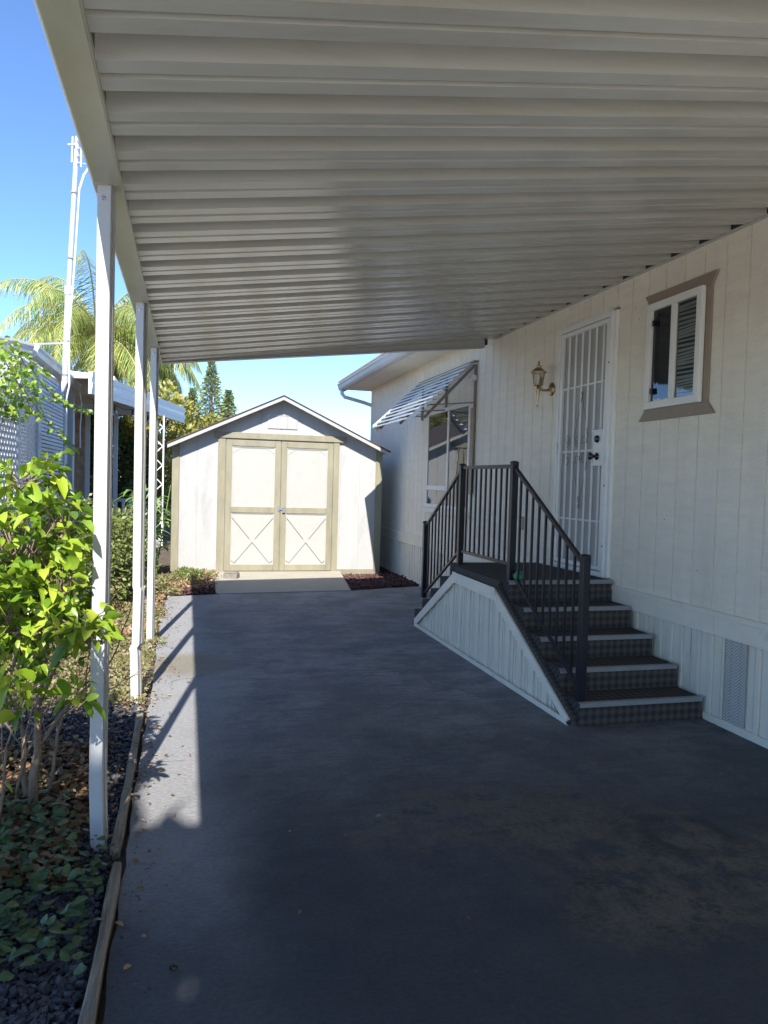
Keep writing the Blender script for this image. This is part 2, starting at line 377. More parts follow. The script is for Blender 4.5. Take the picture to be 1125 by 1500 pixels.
M['palmdead'] = mat('palm_sheath', (.38,.22,.11), .8, var=.3, vscale=5)
M['conifer'] = leafmat('conifer_leaf', [(.14,.22,.11),(.22,.32,.15),(.32,.38,.17),(.36,.34,.16)], rough=.6, trans=.15)
M['treey'] = leafmat('yellow_leaf', [(.26,.28,.05),(.40,.38,.06),(.48,.42,.10),(.18,.24,.06),(.45,.33,.18)], rough=.5, trans=.3)
M['treed'] = leafmat('dark_leaf', [(.04,.08,.025),(.07,.12,.03),(.13,.17,.05),(.20,.22,.07)], rough=.45, trans=.25)
M['ginger'] = leafmat('strap_leaf', [(.14,.25,.07),(.22,.36,.10),(.32,.44,.16)], rough=.35, trans=.3)
M['vine'] = leafmat('vine_leaf', [(.16,.30,.03),(.30,.44,.05),(.42,.52,.08),(.10,.20,.03)], rough=.35, trans=.35)
M['lava'] = leafmat('lava_rock', [(.07,.03,.028),(.11,.055,.05),(.05,.025,.025),(.16,.10,.085)], rough=.95, trans=0.0, spec=.2)
M['grav'] = leafmat('black_gravel', [(.03,.03,.034),(.06,.06,.065),(.11,.105,.105),(.045,.045,.05)], rough=.7, trans=0.0)

# ------------------------------------------------------------------ ground and driveway
g = MB(); g.box(-150, 150, -60, 240, -.4, -.035)
struct(g.build('ground', M['soil']))
c_ = MB(); c_.box(-60, 60, -40, -12.2, -.2, -.02); struct(c_.build('road', M['pave']))
c_ = MB(); c_.box(-9, -2.0, -12, 9.4, -.2, -.015); struct(c_.build('neighbour_driveway', M['pave']))
c_ = MB(); c_.box(-1.9, 3.26, -12.1, 1.145, -.2, -.004); struct(c_.build('bounce_slab', M['pave']))  # unseen pale slab added behind the camera to bounce sun under the roof
d = MB()
XL = -.215
pts = []
edge = [(1.15, -.19), (1.6, -.19), (2.6, -.20), (3.6, -.215), (4.8, -.21), (6.2, -.225), (7.8, -.245), (9.0, -.24), (9.33, -.19)]
r1 = random.Random(3)
e2 = []
for i in range(len(edge)-1):
    y0, x0 = edge[i]; y1, x1 = edge[i+1]; k = max(1, int((y1-y0)/.12)) if i else 1
    for j in range(k):
        t = j/k; e2.append((x0+(x1-x0)*t + (r1.uniform(-.008,.008) if i else 0), y0+(y1-y0)*t))
e2.append((edge[-1][1], edge[-1][0]))
poly = [(x, y, 0) for x, y in e2] + [(.36, 9.46, 0), (2.13, 9.66, 0), (3.26, 10.02, 0), (3.26, 1.15, 0)]
d.prism([(x, y, -.1) for x, y, z in poly], (0, 0, .1))
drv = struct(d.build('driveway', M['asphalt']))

# ------------------------------------------------------------------ the mobile home on the right
WX = 3.23; WZ0 = .69; WZ1 = 3.17; HY0 = -9.0; HY1 = 13.2
house = thing('mobile_home', (WX, 5.0, 0), 'cream mobile home with grooved vertical siding running along the right of the driveway', 'mobile home')
def groove_profile(y0, y1, sp, phase, gw=.012, gd=.007):
    out = [(y0, 0)]; y = phase + math.ceil((y0-phase)/sp)*sp
    while y < y1 - gw:
        if y > y0 + gw: out += [(y-gw/2, 0), (y-gw/2+.001, gd), (y+gw/2-.001, gd), (y+gw/2, 0)]
        y += sp
    out.append((y1, 0)); return out
w = MB(); pr = groove_profile(HY0, HY1, .203, 3.57)
w.extr(pr, lambda p: (WX+p[1], p[0], WZ0-.02), lambda p: (WX+p[1], p[0], WZ1+.05))
w.quad((WX, HY1, .0), (WX+4.5, HY1, .0), (WX+4.5, HY1, 3.3), (WX, HY1, 3.3))
w.quad((WX+4.5, HY0, 0), (WX, HY0, 0), (WX, HY0, 3.3), (WX+4.5, HY0, 3.3))
w.quad((WX+4.5, HY1, 0), (WX+4.5, HY0, 0), (WX+4.5, HY0, 3.3), (WX+4.5, HY1, 3.3))
w.build('wall', M['siding'], house)
b = MB()
segs = [HY0, -5.1, -1.45, 2.25, 3.93, 7.55, 11.2, HY1]
for a, c in zip(segs[:-1], segs[1:]):
    b.box(WX-.018, WX+.02, a+.0015, c-.0015, .555, .69)
b.box(WX-.03, WX-.0182, HY0, HY1, .672, .70); b.box(WX-.03, WX+.02, HY0, HY1, .7002, .708)
b.build('band_board', M['trim'], house, bevel=.003)
# skirting: ribbed metal panels with interlocking seams
sk = MB(); prof = []
y = HY0 + .17
while y < HY1:
    for dy, dx in ((0,0),(.001,.035),(.010,.035),(.011,0),(.075,0),(.076,.022),(.083,.022),(.086,-.006),(.108,-.006),(.111,.022),(.118,.022),(.119,0),(.186,0),(.187,.02),(.193,.02),(.198,-.008),(.232,-.008),(.237,.02),(.243,.02),(.244,0),(.31,0),(.311,.022),(.318,.022),(.321,-.006),(.343,-.006),(.346,.022),(.353,.022),(.354,0),(.40,0)):
        if y+dy < HY1: prof.append((y+dy, dx))
    y += .406
sk.extr(prof, lambda p: (WX+.008+p[1], p[0], -.02), lambda p: (WX+.008+p[1], p[0], .56))
sk.build('skirting', M['skirt'], house)
bt = MB(); bt.box(WX-.012, WX+.004, HY0, 4.0, -.01, .045); bt.box(WX-.012, WX+.004, 7.45, HY1, -.03, .04)
bt.build('skirting_track', M['trim'], house, bevel=.003)
v = MB(); v.extr([(3.645,0),(3.69,0),(3.692,.006),(3.70,.006),(3.702,0),(3.77,0),(3.772,.006),(3.78,.006),(3.782,0),(3.825,0)], lambda p: (WX-.004+p[1], p[0], .045), lambda p: (WX-.004+p[1], p[0], .552))
v.build('vent_panel', M['vent'], house)
cb = MB(); cb.box(WX-.012, WX+.06, HY1-.09, HY1+.006, .71, 3.14); cb.build('corner_board', M['trim'], house)
# eave
EX = 2.74
so = MB(); so.box(EX+.03, WX+.03, HY0, HY1+.25, 3.155, 3.175)
so.build('soffit', M['trim'], house)
fa = MB(); fa.box(EX, EX+.03, HY0, HY1+.25, 3.12, 3.30); fa.prism([(EX+.03, HY1+.25, 3.155), (WX+4.2, HY1+.25, 3.155), (WX+2.2, HY1+.25, 3.75), (EX+.03, HY1+.25, 3.29)], (0, .02, 0))
fa.build('fascia', M['gut'], house)
rf = MB(); rf.prism([(EX-.09, HY0-.1, 3.305), (WX+2.2, HY0-.1, 3.80), (WX+4.6, HY0-.1, 3.28), (WX+4.6, HY0-.1, 3.25), (WX+2.2, HY0-.1, 3.77), (EX-.09, HY0-.1, 3.28)], (0, HY1-HY0+.42, 0))
rf.build('roof', M['pink'], house)
gu = MB()
gp = [(EX-.002, 3.13), (EX-.06, 3.13), (EX-.085, 3.16), (EX-.095, 3.21), (EX-.11, 3.235), (EX-.11, 3.25), (EX-.10, 3.25), (EX-.088, 3.22), (EX-.002, 3.22)]
gu.prism([(x, 7.70, z) for x, z in gp], (0, HY1+.28-7.70, 0))
gu.build('gutter', M['gut'], house)
ds = MB(); ds.tube([(EX-.05, HY1+.12, 3.14), (EX-.05, HY1+.10, 3.06), (EX, HY1+.08, 3.0), (WX-.14, HY1+.07, 2.92), (WX+.02, HY1+.06, 2.87), (WX+.06, HY1+.05, 2.8), (WX+.07, HY1+.05, .1)], .036, 8)
ds.build('downspout', M['gut'], house, smooth=True)

# windows
def framed(mb, x, y0, y1, z0, z1, w, t, x2=None):
    mb.box(x-t, x, y0, y1, z1-w, z1); mb.box(x-t, x, y0, y1, z0, z0+w)
    mb.box(x-t, x, y0, y0+w, z0+w, z1-w); mb.box(x-t, x, y1-w, y1, z0+w, z1-w)
# near window
wn = MB(); cs = .072
y0, y1, z0, z1 = 4.09, 4.735, 2.02, 2.785
# head and sill boards with flared cut ends, side boards
wn.prism([(WX-.02, 4.035, 2.862), (WX-.02, 4.80, 2.862), (WX-.02, 4.735, 2.775), (WX-.02, 4.085, 2.775)], (.018, 0, 0))
wn.prism([(WX-.02, 4.015, 1.955), (WX-.02, 4.825, 1.955), (WX-.02, 4.755, 2.035), (WX-.02, 4.085, 2.035)], (.018, 0, 0))
wn.box(WX-.016, WX-.001, 4.084, 4.134, 2.0352, 2.7748); wn.box(WX-.016, WX-.001, 4.70, 4.762, 2.0352, 2.7748)
win = wn.build('window', M['casing'], house, bevel=.002)
f = MB(); framed(f, WX-.0165, 4.135, 4.725, 2.035, 2.785, .052, .034); f.box(WX-.046, WX-.0165, 4.405, 4.455, 2.087, 2.733)
f.build('frame', M['vinyl'], win, bevel=.004)
f = MB(); framed(f, WX-.012, 4.455, 4.673, 2.087, 2.733, .02, .016); framed(f, WX-.012, 4.49, 4.64, 2.12, 2.70, .012, .008); f.build('sash', M['winred'], win)
f = MB(); f.box(WX-.008, WX-.004, 4.187, 4.673, 2.087, 2.733); f.build('curtain', M['winred'], win)
bl = MB()
for k in range(24): bl.bar((WX-.0150, 4.19, 2.10+k*.026+.008*math.sin(k*.9)), (WX-.0150, 4.404, 2.10+k*.026+.008*math.sin(k*.9+1)), .003, .017+.004*math.sin(k*1.7), up=(.15,0,1))
bl.build('blind', M['blind'], win)
def pane(x, y0, y1, z0, z1, par): f = MB(); f.quad((x, y0, z0), (x, y0, z1), (x, y1, z1), (x, y1, z0)); f.build('pane', M['glass'], par)
pane(WX-.027, 4.187, 4.405, 2.087, 2.733, win); pane(WX-.0285, 4.455, 4.673, 2.087, 2.733, win)
for zz in (2.14, 2.62): lt = MB(); lt.box(WX-.05, WX-.03, 4.63, 4.655, zz, zz+.04); lt.build('latch', M['black'], win)
# far window
wf = MB(); framed(wf, WX-.001, 8.2, 9.80, 1.14, 2.45, .05, .03); wf.box(WX-.03, WX-.001, 8.93, 8.985, 1.19, 2.40); wf.box(WX-.031, WX-.001, 9.0, 9.75, 1.38, 1.44)
win2 = wf.build('window', M['vinyl'], house, bevel=.004)
f = MB(); f.box(WX-.006, WX-.003, 8.25, 8.93, 1.19, 2.40); f.box(WX-.006, WX-.003, 8.985, 9.75, 1.19, 2.40); f.build('curtain', M['curtain'], win2)
pane(WX-.018, 8.25, 8.93, 1.19, 2.40, win2); pane(WX-.020, 8.985, 9.75, 1.19, 2.40, win2)
f = MB(); f.box(WX-.06, WX-.001, 8.14, 9.86, 1.07, 1.139); f.box(WX-.022, WX-.001, 8.145, 8.199, 1.14, 2.47); f.build('sill', M['trim'], win2, bevel=.004)

# security door
DX = WX-.035
dr = MB(); framed(dr, WX-.001, 5.19, 6.05, .752, 2.85, .038, .045)
dr.box(WX-.03, WX-.001, 5.15, 5.189, .752, 2.87); dr.box(WX-.03, WX-.001, 5.15, 6.05, 2.851, 2.872)
door = dr.build('security_door', M['doorwhite'], house, bevel=.003)
ld = MB(); y0, y1, z0, z1 = 5.235, 6.005, .80, 2.805
framed(ld, WX-.012, y0, y1, z0, z1, .035, .03)
ld.build('leaf_frame', M['doorwhite'], door, bevel=.003)
bb = MB()
ybars = [5.315 + i*.1095 for i in range(7)]
for i, yy in enumerate(ybars):
    if i == 0: bb.box(WX-.040, WX-.028, yy-.0065, yy+.0065, z0+.036, 1.64); bb.box(WX-.040, WX-.028, yy-.0065, yy+.0065, 1.93, z1-.036)
    else: bb.box(WX-.040, WX-.028, yy-.0065, yy+.0065, z0+.036, z1-.036)
for zz in (1.19, 1.77, 2.32):
    bb.box(WX-.028, WX-.018, y0+.036, y1-.036, zz-.007, zz+.007)
bb.build('bars', M['doorwhite'], door)
sc_ = MB(); sc_.box(WX-.010, WX-.006, y0+.03, y1-.03, z0+.03, z1-.03); sc_.build('screen', M['screen'], door)
lp = MB(); lp.box(WX-.046, WX-.0285, 5.262, 5.40, 1.655, 1.915); lp.box(WX-.05, WX-.0465, 5.255, 5.425, 1.64, 1.654); lp.box(WX-.05, WX-.0465, 5.255, 5.425, 1.916, 1.93)
lp.build('lock_box', M['doorwhite'], door, bevel=.003)
for zz, big in ((1.855, 0), (1.715, 1)):
    k = MB()
    if big: k.lathe((WX-.046, 5.335, zz), [(.030, 0), (.030, -.006), (.014, -.012), (.012, -.035), (.024, -.045), (.030, -.058), (.028, -.072), (.016, -.078)], 20, 'x')
    else: k.lathe((WX-.046, 5.335, zz), [(.031, 0), (.031, -.008), (.025, -.02), (.020, -.024)], 20, 'x')
    k.build('knob' if big else 'deadbolt', M['knob'], door, smooth=True)
# wrought scrollwork
sw = MB()
def spiral(cy, cz, r, turns, a0, sgn):
    pts = []
    for i in range(int(turns*16)+1):
        t = i/(turns*16); a = a0 + sgn*2*math.pi*turns*t; rr = r*(1-.72*t)
        pts.append((WX-.034, cy+rr*math.cos(a), cz+rr*math.sin(a)))
    sw.tube(pts, .0035, 5)
cy = (y0+y1)/2
for s in (-1, 1):
    for t in (-1, 1):
        spiral(cy+s*.055, 1.78+t*.075, .048, 1.4, math.pi/2*(1 if t<0 else -1), s)
        spiral(cy+s*.235, 1.78+t*.085, .055, 1.4, math.pi/2*(1 if t<0 else -1), -s)
        sw.tube([(WX-.034, cy+s*.11, 1.78+t*.10), (WX-.034, cy+s*.085, 1.78+t*.2), (WX-.034, cy+s*.03, 1.78+t*.36), (WX-.034, cy, 1.78+t*.46)], .0035, 5)
    spiral(cy, 1.78+s*.47, .022, 1.2, 0, s)
sw.build('scrollwork', M['scroll'], door)
for zz in (1.02, 1.75, 2.55): hg = MB(); hg.box(WX-.058, WX-.046, 6.008, 6.05, zz, zz+.10); hg.build('hinge', M['doorwhite'], door)
for zz in (1.0, 1.48, 2.45): sc2 = MB(); sc2.lathe((WX-.0462, 5.21, zz), [(.008, 0), (.006, -.003)], 10, 'x'); sc2.build('screw', M['black'], door)
nb = MB(); nb.box(WX-.024, WX-.0105, 5.32, 5.39, .93, 1.04)
tag_ = MB(); tag_.box(WX-.03, WX-.001, 6.72, 6.80, 1.03, 1.16); tag_.build('outlet_cover', M['galv'], house, bevel=.004)
# siding nails / marks
nm = MB(); r2 = random.Random(5)
for _ in range(26):
    yy = r2.uniform(3.3, 9); zz = r2.uniform(.8, 2.9)
    if 5.1 < yy < 6.1: continue
    nm = MB(); nm.lathe((WX-.0005, yy, zz), [(.005, 0), (.0035, -.002)], 6, 'x'); nm.build('nail_head', M['casing'], house)

# wall lantern
lx, ly, lz = WX-.14, 6.235, 2.43
lamp = thing('wall_lantern', (WX, 6.24, 2.38), 'brass coach lantern with glass panes on the wall left of the security door', 'wall lamp')
k = MB(); k.lathe((WX-.001, 6.235, 2.36), [(.062, 0), (.060, -.008), (.045, -.016), (.03, -.022), (.018, -.03)], 24, 'x'); k.build('wall_plate', M['brass'], lamp, smooth=True)
k = MB(); k.tube([(WX-.02, 6.235, 2.36), (WX-.05, 6.235, 2.345), (WX-.09, 6.235, 2.345), (lx, 6.235, 2.375)], [.012,.011,.012,.014], 10)
k.lathe((lx, ly, 2.19), [(.003, 0), (.011, .012), (.005, .028), (.010, .045), (.013, .10), (.020, .15), (.026, .165), (.012, .175), (.012, .19)], 16); k.build('arm', M['brass'], lamp, smooth=True)
k = MB(); k.lathe((lx, ly, 2.38), [(.038, 0), (.046, .006), (.046, .012), (.040, .016)], 6)
for i in range(6):
    a = i*math.pi/3
    k.bar((lx+.042*math.cos(a), ly+.042*math.sin(a), 2.39), (lx+.062*math.cos(a), ly+.062*math.sin(a), 2.505), .006, .006)
k.lathe((lx, ly, 2.50), [(.074, 0), (.076, .006), (.060, .018), (.040, .038), (.030, .045), (.022, .050), (.026, .062), (.012, .072), (.008, .08), (.013, .09), (.006, .105), (.002, .115)], 12)
k.build('cage', M['brass'], lamp)
k = MB(); k.lathe((lx, ly, 2.392), [(.039, 0), (.058, .11)], 6); k.build('glass', M['glass2'], lamp)
k = MB(); k.lathe((lx, ly, 2.395), [(.012, 0), (.012, .04), (.014, .045), (.016, .06), (.008, .085), (.001, .09)], 10); k.build('bulb', M['vinyl'], lamp, smooth=True)

# window awning: overlapping slats on arms
aw = thing('window_awning', (WX, 8.9, 2.5), 'striped aluminium slat awning tilted out over the far window', 'awning')
n = 11; A = Vector((WX-.03, 0, 2.87)); B = Vector((2.58, 0, 2.25)); ya, yb = 8.05, 10.15
for i in range(n):
    t = i/(n-1); p = A.lerp(B, t)
    sl = MB(); q0 = p; q1 = p + Vector((-.086, 0, -.014))
    prf = [(q0.x, q0.z+.004), (q1.x, q1.z+.004), (q1.x-.004, q1.z-.016), (q1.x-.001, q1.z-.016), (q1.x+.003, q1.z), (q0.x, q0.z)]
    sl.prism([(x, ya, z) for x, z in prf], (0, yb-ya, 0)); sl.build('slat', M['awn'], aw)
for yy, nm_ in ((ya+.05, 0), ((ya+yb)/2, 1), (yb-.05, 2)):
    k = MB(); k.bar(A+Vector((0,yy,-.02)), B+Vector((.02,yy,-.035)), .025, .03)
    k.bar((WX-.015, yy, 2.86), (WX-.015, yy, 2.36), .03, .025, up=(1,0,0)); k.bar((WX-.02, yy, 2.42), (2.62, yy, 2.36), .014, .014)
    k.build('support_arm', M['awnd'], aw)
k = MB(); k.tube([(WX-.05, ya+.0, 2.70), (WX-.05, ya+.10, 2.70)], .035, 12); k.build('roller_end', M['gut'], aw)
k = MB(); k.bar(A+Vector((0, yb-.02, -.02)), B+Vector((-.05, yb-.02, -.03)), .006, .10); k.build('slat_gap_blocker', M['awn'], aw)  # added strip that blocks light between slat ends, so the shed shadow is solid
k = MB(); k.box(WX-.06, WX-.001, ya, yb, 2.885, 2.90); k.build('head_rail', M['awnd'], aw)
k = MB(); k.box(WX-.035, WX-.02, 8.075, 8.16, 1.35, 2.36); k.build('side_channel', M['casing'], aw)

# ------------------------------------------------------------------ carport
cp = thing('carport', (-.31, 4.2, 0), 'ribbed white metal carport roof on slender white posts along the driveway', 'carport')
RY0, RY1 = -1.75, 7.60
def rz(x): return 2.572 + (x+.25)*.1425
PER = .292
pp = []
y = RY1 - .03
prof1 = [(0, 0), (.068, 0), (.072, .028), (.094, .028), (.098, 0), (.166, 0), (.168, .070), (.176, .076), (.272, .076), (.284, .070), (.292, 0)]
yy = RY1 - PER*math.ceil((RY1-RY0)/PER)
while yy < RY1 - .01:
    for a, h in prof1[:-1]: pp.append((yy + (PER - a) , h))
    yy += PER
pp.sort(key=lambda t: t[0])
# panels: profile sorted by y ; h is the rise of the underside above the low flats
k = MB()
X0, X1 = -.262, WX-.0225
xs = [X0, .6, 1.5, 2.4, X1]
for xa, xb in zip(xs[:-1], xs[1:]):
    k.extr(pp, lambda p: (xa, p[0], rz(xa)+p[1]), lambda p: (xb, p[0], rz(xb)+p[1]))
pan = k.build('roof_panels', M['alu'], cp)
sm = pan.modifiers.new('s', 'SOLIDIFY'); sm.thickness = .0015; sm.offset = 0
top = MB(); top.prism([(X0-.08, RY0, rz(X0)+.095), (WX-.004, RY0, rz(WX)+.095), (WX-.004, RY0, rz(WX)+.10), (X0-.08, RY0, rz(X0)+.10)], (0, RY1-RY0, 0))
top.build('top_skin', M['alu'], cp)
k = MB()
k.prism([(-.262, RY0, 2.552), (-.362, RY0, 2.552), (-.372, RY0, 2.562), (-.372, RY0, 2.70), (-.362, RY0, 2.70), (-.360, RY0, 2.60), (-.262, RY0, 2.60)], (0, RY1-RY0+.02, 0))
k.box(-.2635, -.2575, RY0, RY1, 2.5535, 2.562)
k.build('edge_beam', M['beam'], cp, bevel=.003)
k = MB(); k.prism([(-.372, RY1+.001, 2.555), (WX-.12, RY1+.001, rz(WX-.12)-.085), (WX-.12, RY1+.001, rz(WX-.12)+.03), (-.372, RY1+.001, 2.665)], (0, .05, 0))
k.prism([(-.372, RY1-.03, 2.548), (WX-.12, RY1-.03, rz(WX-.12)-.09), (WX-.12, RY1-.03, rz(WX-.12)-.0855), (-.372, RY1-.03, 2.5535)], (0, .085, 0))
k.build('end_fascia', M['fascia'], cp)
k = MB(); k.prism([(WX-.115, RY1-.0, rz(WX)-.07), (WX-.085, RY1-.0, rz(WX)-.07), (WX-.085, RY1-.0, rz(WX)+.02), (WX-.115, RY1-.0, rz(WX)+.02)], (0, .07, 0)); k.build('end_cap', M['dark'], cp)
k = MB(); k.prism([(WX-.02, RY0, rz(WX)-.014), (WX-.001, RY0, rz(WX)-.014), (WX-.001, RY0, rz(WX)+.001), (WX-.02, RY0, rz(WX)+.001)], (0, RY1-RY0-.03, 0)); k.build('hanger_rail', M['alu'], cp)
for yp, xp, dent in ((3.06, -.318, 0), (5.0, -.300, 1), (6.68, -.290, 0), (-.7, -.315, 0)):
    k = MB(); hw = .025; hd = .031; t = .004
    secs = [(-.05, 0), (1.2, 0), (2.548, 0)]
    if dent: secs = [(-.05, .004), (.30, -.006), (.345, -.012), (.37, .004), (.72, .010), (.74, .004), (2.548, 0)]
    if yp == 3.06: secs = [(-.05, .006), (.25, -.004), (1.2, 0), (2.548, 0)]
    # C-channel outline, open lip toward the drive
    out = [(-hw,-hd),(hw,-hd),(hw,-hd+.024),(hw-t,-hd+.024),(hw-t,-hd+t+.002),(-hw+t,-hd+t+.002),(-hw+t,hd-t),(hw-t,hd-t),(hw-t,hd-.024),(hw,hd-.024),(hw,hd),(-hw,hd)]
    n0 = 0
    for i, (z, dx) in enumerate(secs):
        for a, c in out: k.v.append((xp+a+dx, yp+c, z))
    ang = {3.06: -12, 5.0: -21, 6.68: -17}.get(yp, 0)*math.pi/180
    def spin(mb):
        ca, sa = math.cos(ang), math.sin(ang)
        mb.v = [(xp+(x-xp)*ca-(y-yp)*sa, yp+(x-xp)*sa+(y-yp)*ca, z) for x, y, z in mb.v]
    m_ = len(out)
    for i in range(len(secs)-1):
        for j in range(m_):
            k.f.append((i*m_+j, i*m_+(j+1)%m_, (i+1)*m_+(j+1)%m_, (i+1)*m_+j))
    spin(k); po = k.build('post', M['postp'], cp, origin=(xp, yp, 0))
    k = MB(); k.box(xp-hw+t+.001, xp+.012, yp-hd+.012, yp+hd-.008, 0, 2.54); spin(k); k.build('inner_channel', M['postp'], po)
    k = MB(); k.lathe((xp-.002, yp-hd, 2.50), [(.009, 0), (.009, -.004), (.006, -.006)], 6, 'y'); spin(k); k.build('bolt', M['steel'], po)
    k = MB(); k.box(xp-.045, xp+.045, yp-.05, yp+.05, 2.548, 2.5515); k.build('head_plate', M['beam'], po)

k = MB(); k.prism([(WX-.022, RY0, rz(WX)+.002), (WX-.006, RY0, rz(WX)+.002), (WX-.006, RY0, rz(WX)+.075), (WX-.022, RY0, rz(WX)+.075)], (0, RY1-RY0-.03, 0)); k.build('shadow_gap_strip', M['dark'], cp)  # dark strip in the rib recesses, painted shade for the gaps at the wall
# ------------------------------------------------------------------ porch steps
st = thing('porch_steps', (2.8, 5.65, 0), 'carpeted entry steps with landing and black metal handrail below the security door', 'porch steps')
SX0, SX1 = 2.335, WX-.022
near = [(3.995, .14), (4.255, .285), (4.535, .43), (4.81, .585), (5.075, .745)]
far = [(6.36, .745), (6.63, .585), (6.90, .43), (7.15, .285), (7.40, .14)]
pl = [(3.995, -.02)]
for i, (yy, zz) in enumerate(near):
    if i: pl.append((yy, near[i-1][1]))
    pl.append((yy, zz))
for i, (yy, zz) in enumerate(far):
    pl.append((yy, zz)); pl.append((yy, far[i+1][1] if i < 4 else -.02))
k = MB(); k.prism([(SX0, a, c) for a, c in pl], (SX1-SX0, 0, 0)); k.build('carpeted_body', M['carpet'], st, bevel=.006)
for yy, zz in near:
    k = MB(); k.prism([(SX0+.0, yy-.006, zz+.003), (SX0, yy-.006, zz-.024), (SX0, yy-.0015, zz-.024), (SX0, yy-.0015, zz-.002), (SX0, yy+.022, zz+.0015), (SX0, yy+.022, zz+.005)], (SX1-SX0-.003, 0, 0)); k.build('nosing', M['nose'], st)
# skirt panel (trapezoid, ribbed)
k = MB(); sx = 2.305
def ztop(y):
    if y < 5.2: return .03+.536*(y-4.035)-.02
    if y < 6.1: return .648
    return max(0, .66-.545*(y-6.1)-.02)
ribs = []; y = 4.1
while y < 7.15:
    for dy, dx in ((0,0),(.040,0),(.041,.03),(.052,.03),(.056,-.008),(.082,-.008),(.086,.03),(.096,.03),(.097,0),(.150,0),(.151,.03),(.160,.03),(.161,0),(.186,0),(.187,.06),(.199,.06)): ribs.append((y+dy, dx))
    y += .2
ribs = [r_ for r_ in ribs if r_[0] < 7.2]
nv = len(ribs)
k.v = [(sx+dx, yy, 0.0) for yy, dx in ribs] + [(sx+dx, yy, ztop(yy)) for yy, dx in ribs]
k.f = [(i, i+1, nv+i+1, nv+i) for i in range(nv-1)]
k.build('skirt_panel', M['skirt'], st)
def trimboard(mb, p0, p1, w, x0=2.272, t=.02):
    (ya_, za_), (yb_, zb_) = p0, p1; d_ = Vector((yb_-ya_, zb_-za_)).normalized(); nrm = Vector((-d_.y, d_.x))
    if nrm.y > 0: nrm = -nrm
    mb.prism([(x0, ya_, za_), (x0, yb_, zb_), (x0, yb_+nrm.x*w, max(.004, zb_+nrm.y*w)), (x0, ya_+nrm.x*w, max(.004, za_+nrm.y*w))], (t, 0, 0))
k = MB(); trimboard(k, (4.03, .035), (5.215, .668), .085, 2.274); k.build('slope_trim', M['trim'], st, bevel=.003)
k = MB(); trimboard(k, (6.10, .690), (7.23, .06), .085, 2.274); k.build('slope_trim', M['trim'], st, bevel=.003)
k = MB(); k.prism([(2.262, 5.19, .680), (2.262, 6.11, .692), (2.262, 6.09, .600), (2.262, 5.14, .582)], (.011, 0, 0)); k.build('top_trim', M['trim'], st, bevel=.003)
k = MB(); k.prism([(2.27, 4.02, .0), (2.27, 7.2, .0), (2.27, 7.2, .035), (2.27, 4.10, .035)], (.003, 0, 0)); k.box(2.2735, SX0-.001, 4.1, 7.2, .001, .012); k.build('base_trim', M['trim'], st)
k = MB()   # carpeted ledge above the trims
led = [(4.0, .0), (4.0, .06), (5.18, .70), (5.18, .738), (6.30, .738), (6.30, .60), (7.33, .05), (7.33, 0)]
k.prism([(2.2945, a, c) for a, c in [(4.01,.002),(4.01,.055),(5.18,.683),(5.19,.736),(6.12,.736),(6.14,.70),(7.28,.06),(7.28,.002),(7.20,.002),(6.1,.60),(5.2,.60),(4.15,.002)]], (.039, 0, 0))
k.build('stringer_carpet', M['carpet'], st)
# handrail
RX = 2.372
hr = MB()
def railbar(mb, p0, p1, w=.026, h=.03): mb.bar((RX, *p0), (RX, *p1), w, h)
railbar(hr, (4.085, .995), (5.125, 1.60)); railbar(hr, (4.085, .215), (5.085, .80), .022, .026)
railbar(hr, (5.155, 1.605), (6.195, 1.61)); railbar(hr, (5.155, .865), (6.195, .865), .022, .026)
railbar(hr, (6.235, 1.59), (7.20, 1.03)); railbar(hr, (6.235, .86), (7.20, .33), .022, .026)
rail = hr.build('handrail', M['black'], st, bevel=.004)
def post(yp, zb, zt):
    k = MB(); k.box(RX-.025, RX+.025, yp-.025, yp+.025, zb, zt); k.lathe((RX, yp, zt), [(.034, -.004), (.034, .006), (.026, .013), (.010, .017)], 4 if False else 16)
    k.build('post', M['black'], rail, origin=(RX, yp, zb), bevel=.003)
post(4.06, .142, 1.035); post(5.13, .748, 1.63); post(6.215, .748, 1.63); post(7.22, .286, 1.06)
def bal(yy, za, zb):
    k = MB(); k.box(RX-.0075, RX+.0075, yy-.0075, yy+.0075, za, zb); k.build('baluster', M['black'], rail, origin=(RX, yy, za))
for i in range(9):
    yy = 4.085 + (i+1)*(1.02/10); t = (yy-4.085)/1.04; bal(yy, .215+t*.585, .995+t*.605)
for i in range(9):
    yy = 5.155 + (i+1)*(1.04/10); bal(yy, .865, 1.605)
for i in range(9):
    yy = 6.235 + (i+1)*(.965/10); t = (yy-6.235)/.965; bal(yy, .86-t*.53, 1.59-t*.56)
k = MB(); k.lathe((2.40, 5.035, .747), [(.010, 0), (.030, .006), (.042, .022), (.045, .04), (.040, .058), (.026, .074), (.008, .082)], 18)
tag(k.build('ball', M['green'], origin=None, smooth=True), 'small green ball on the carpeted landing beside the rail post', 'ball')

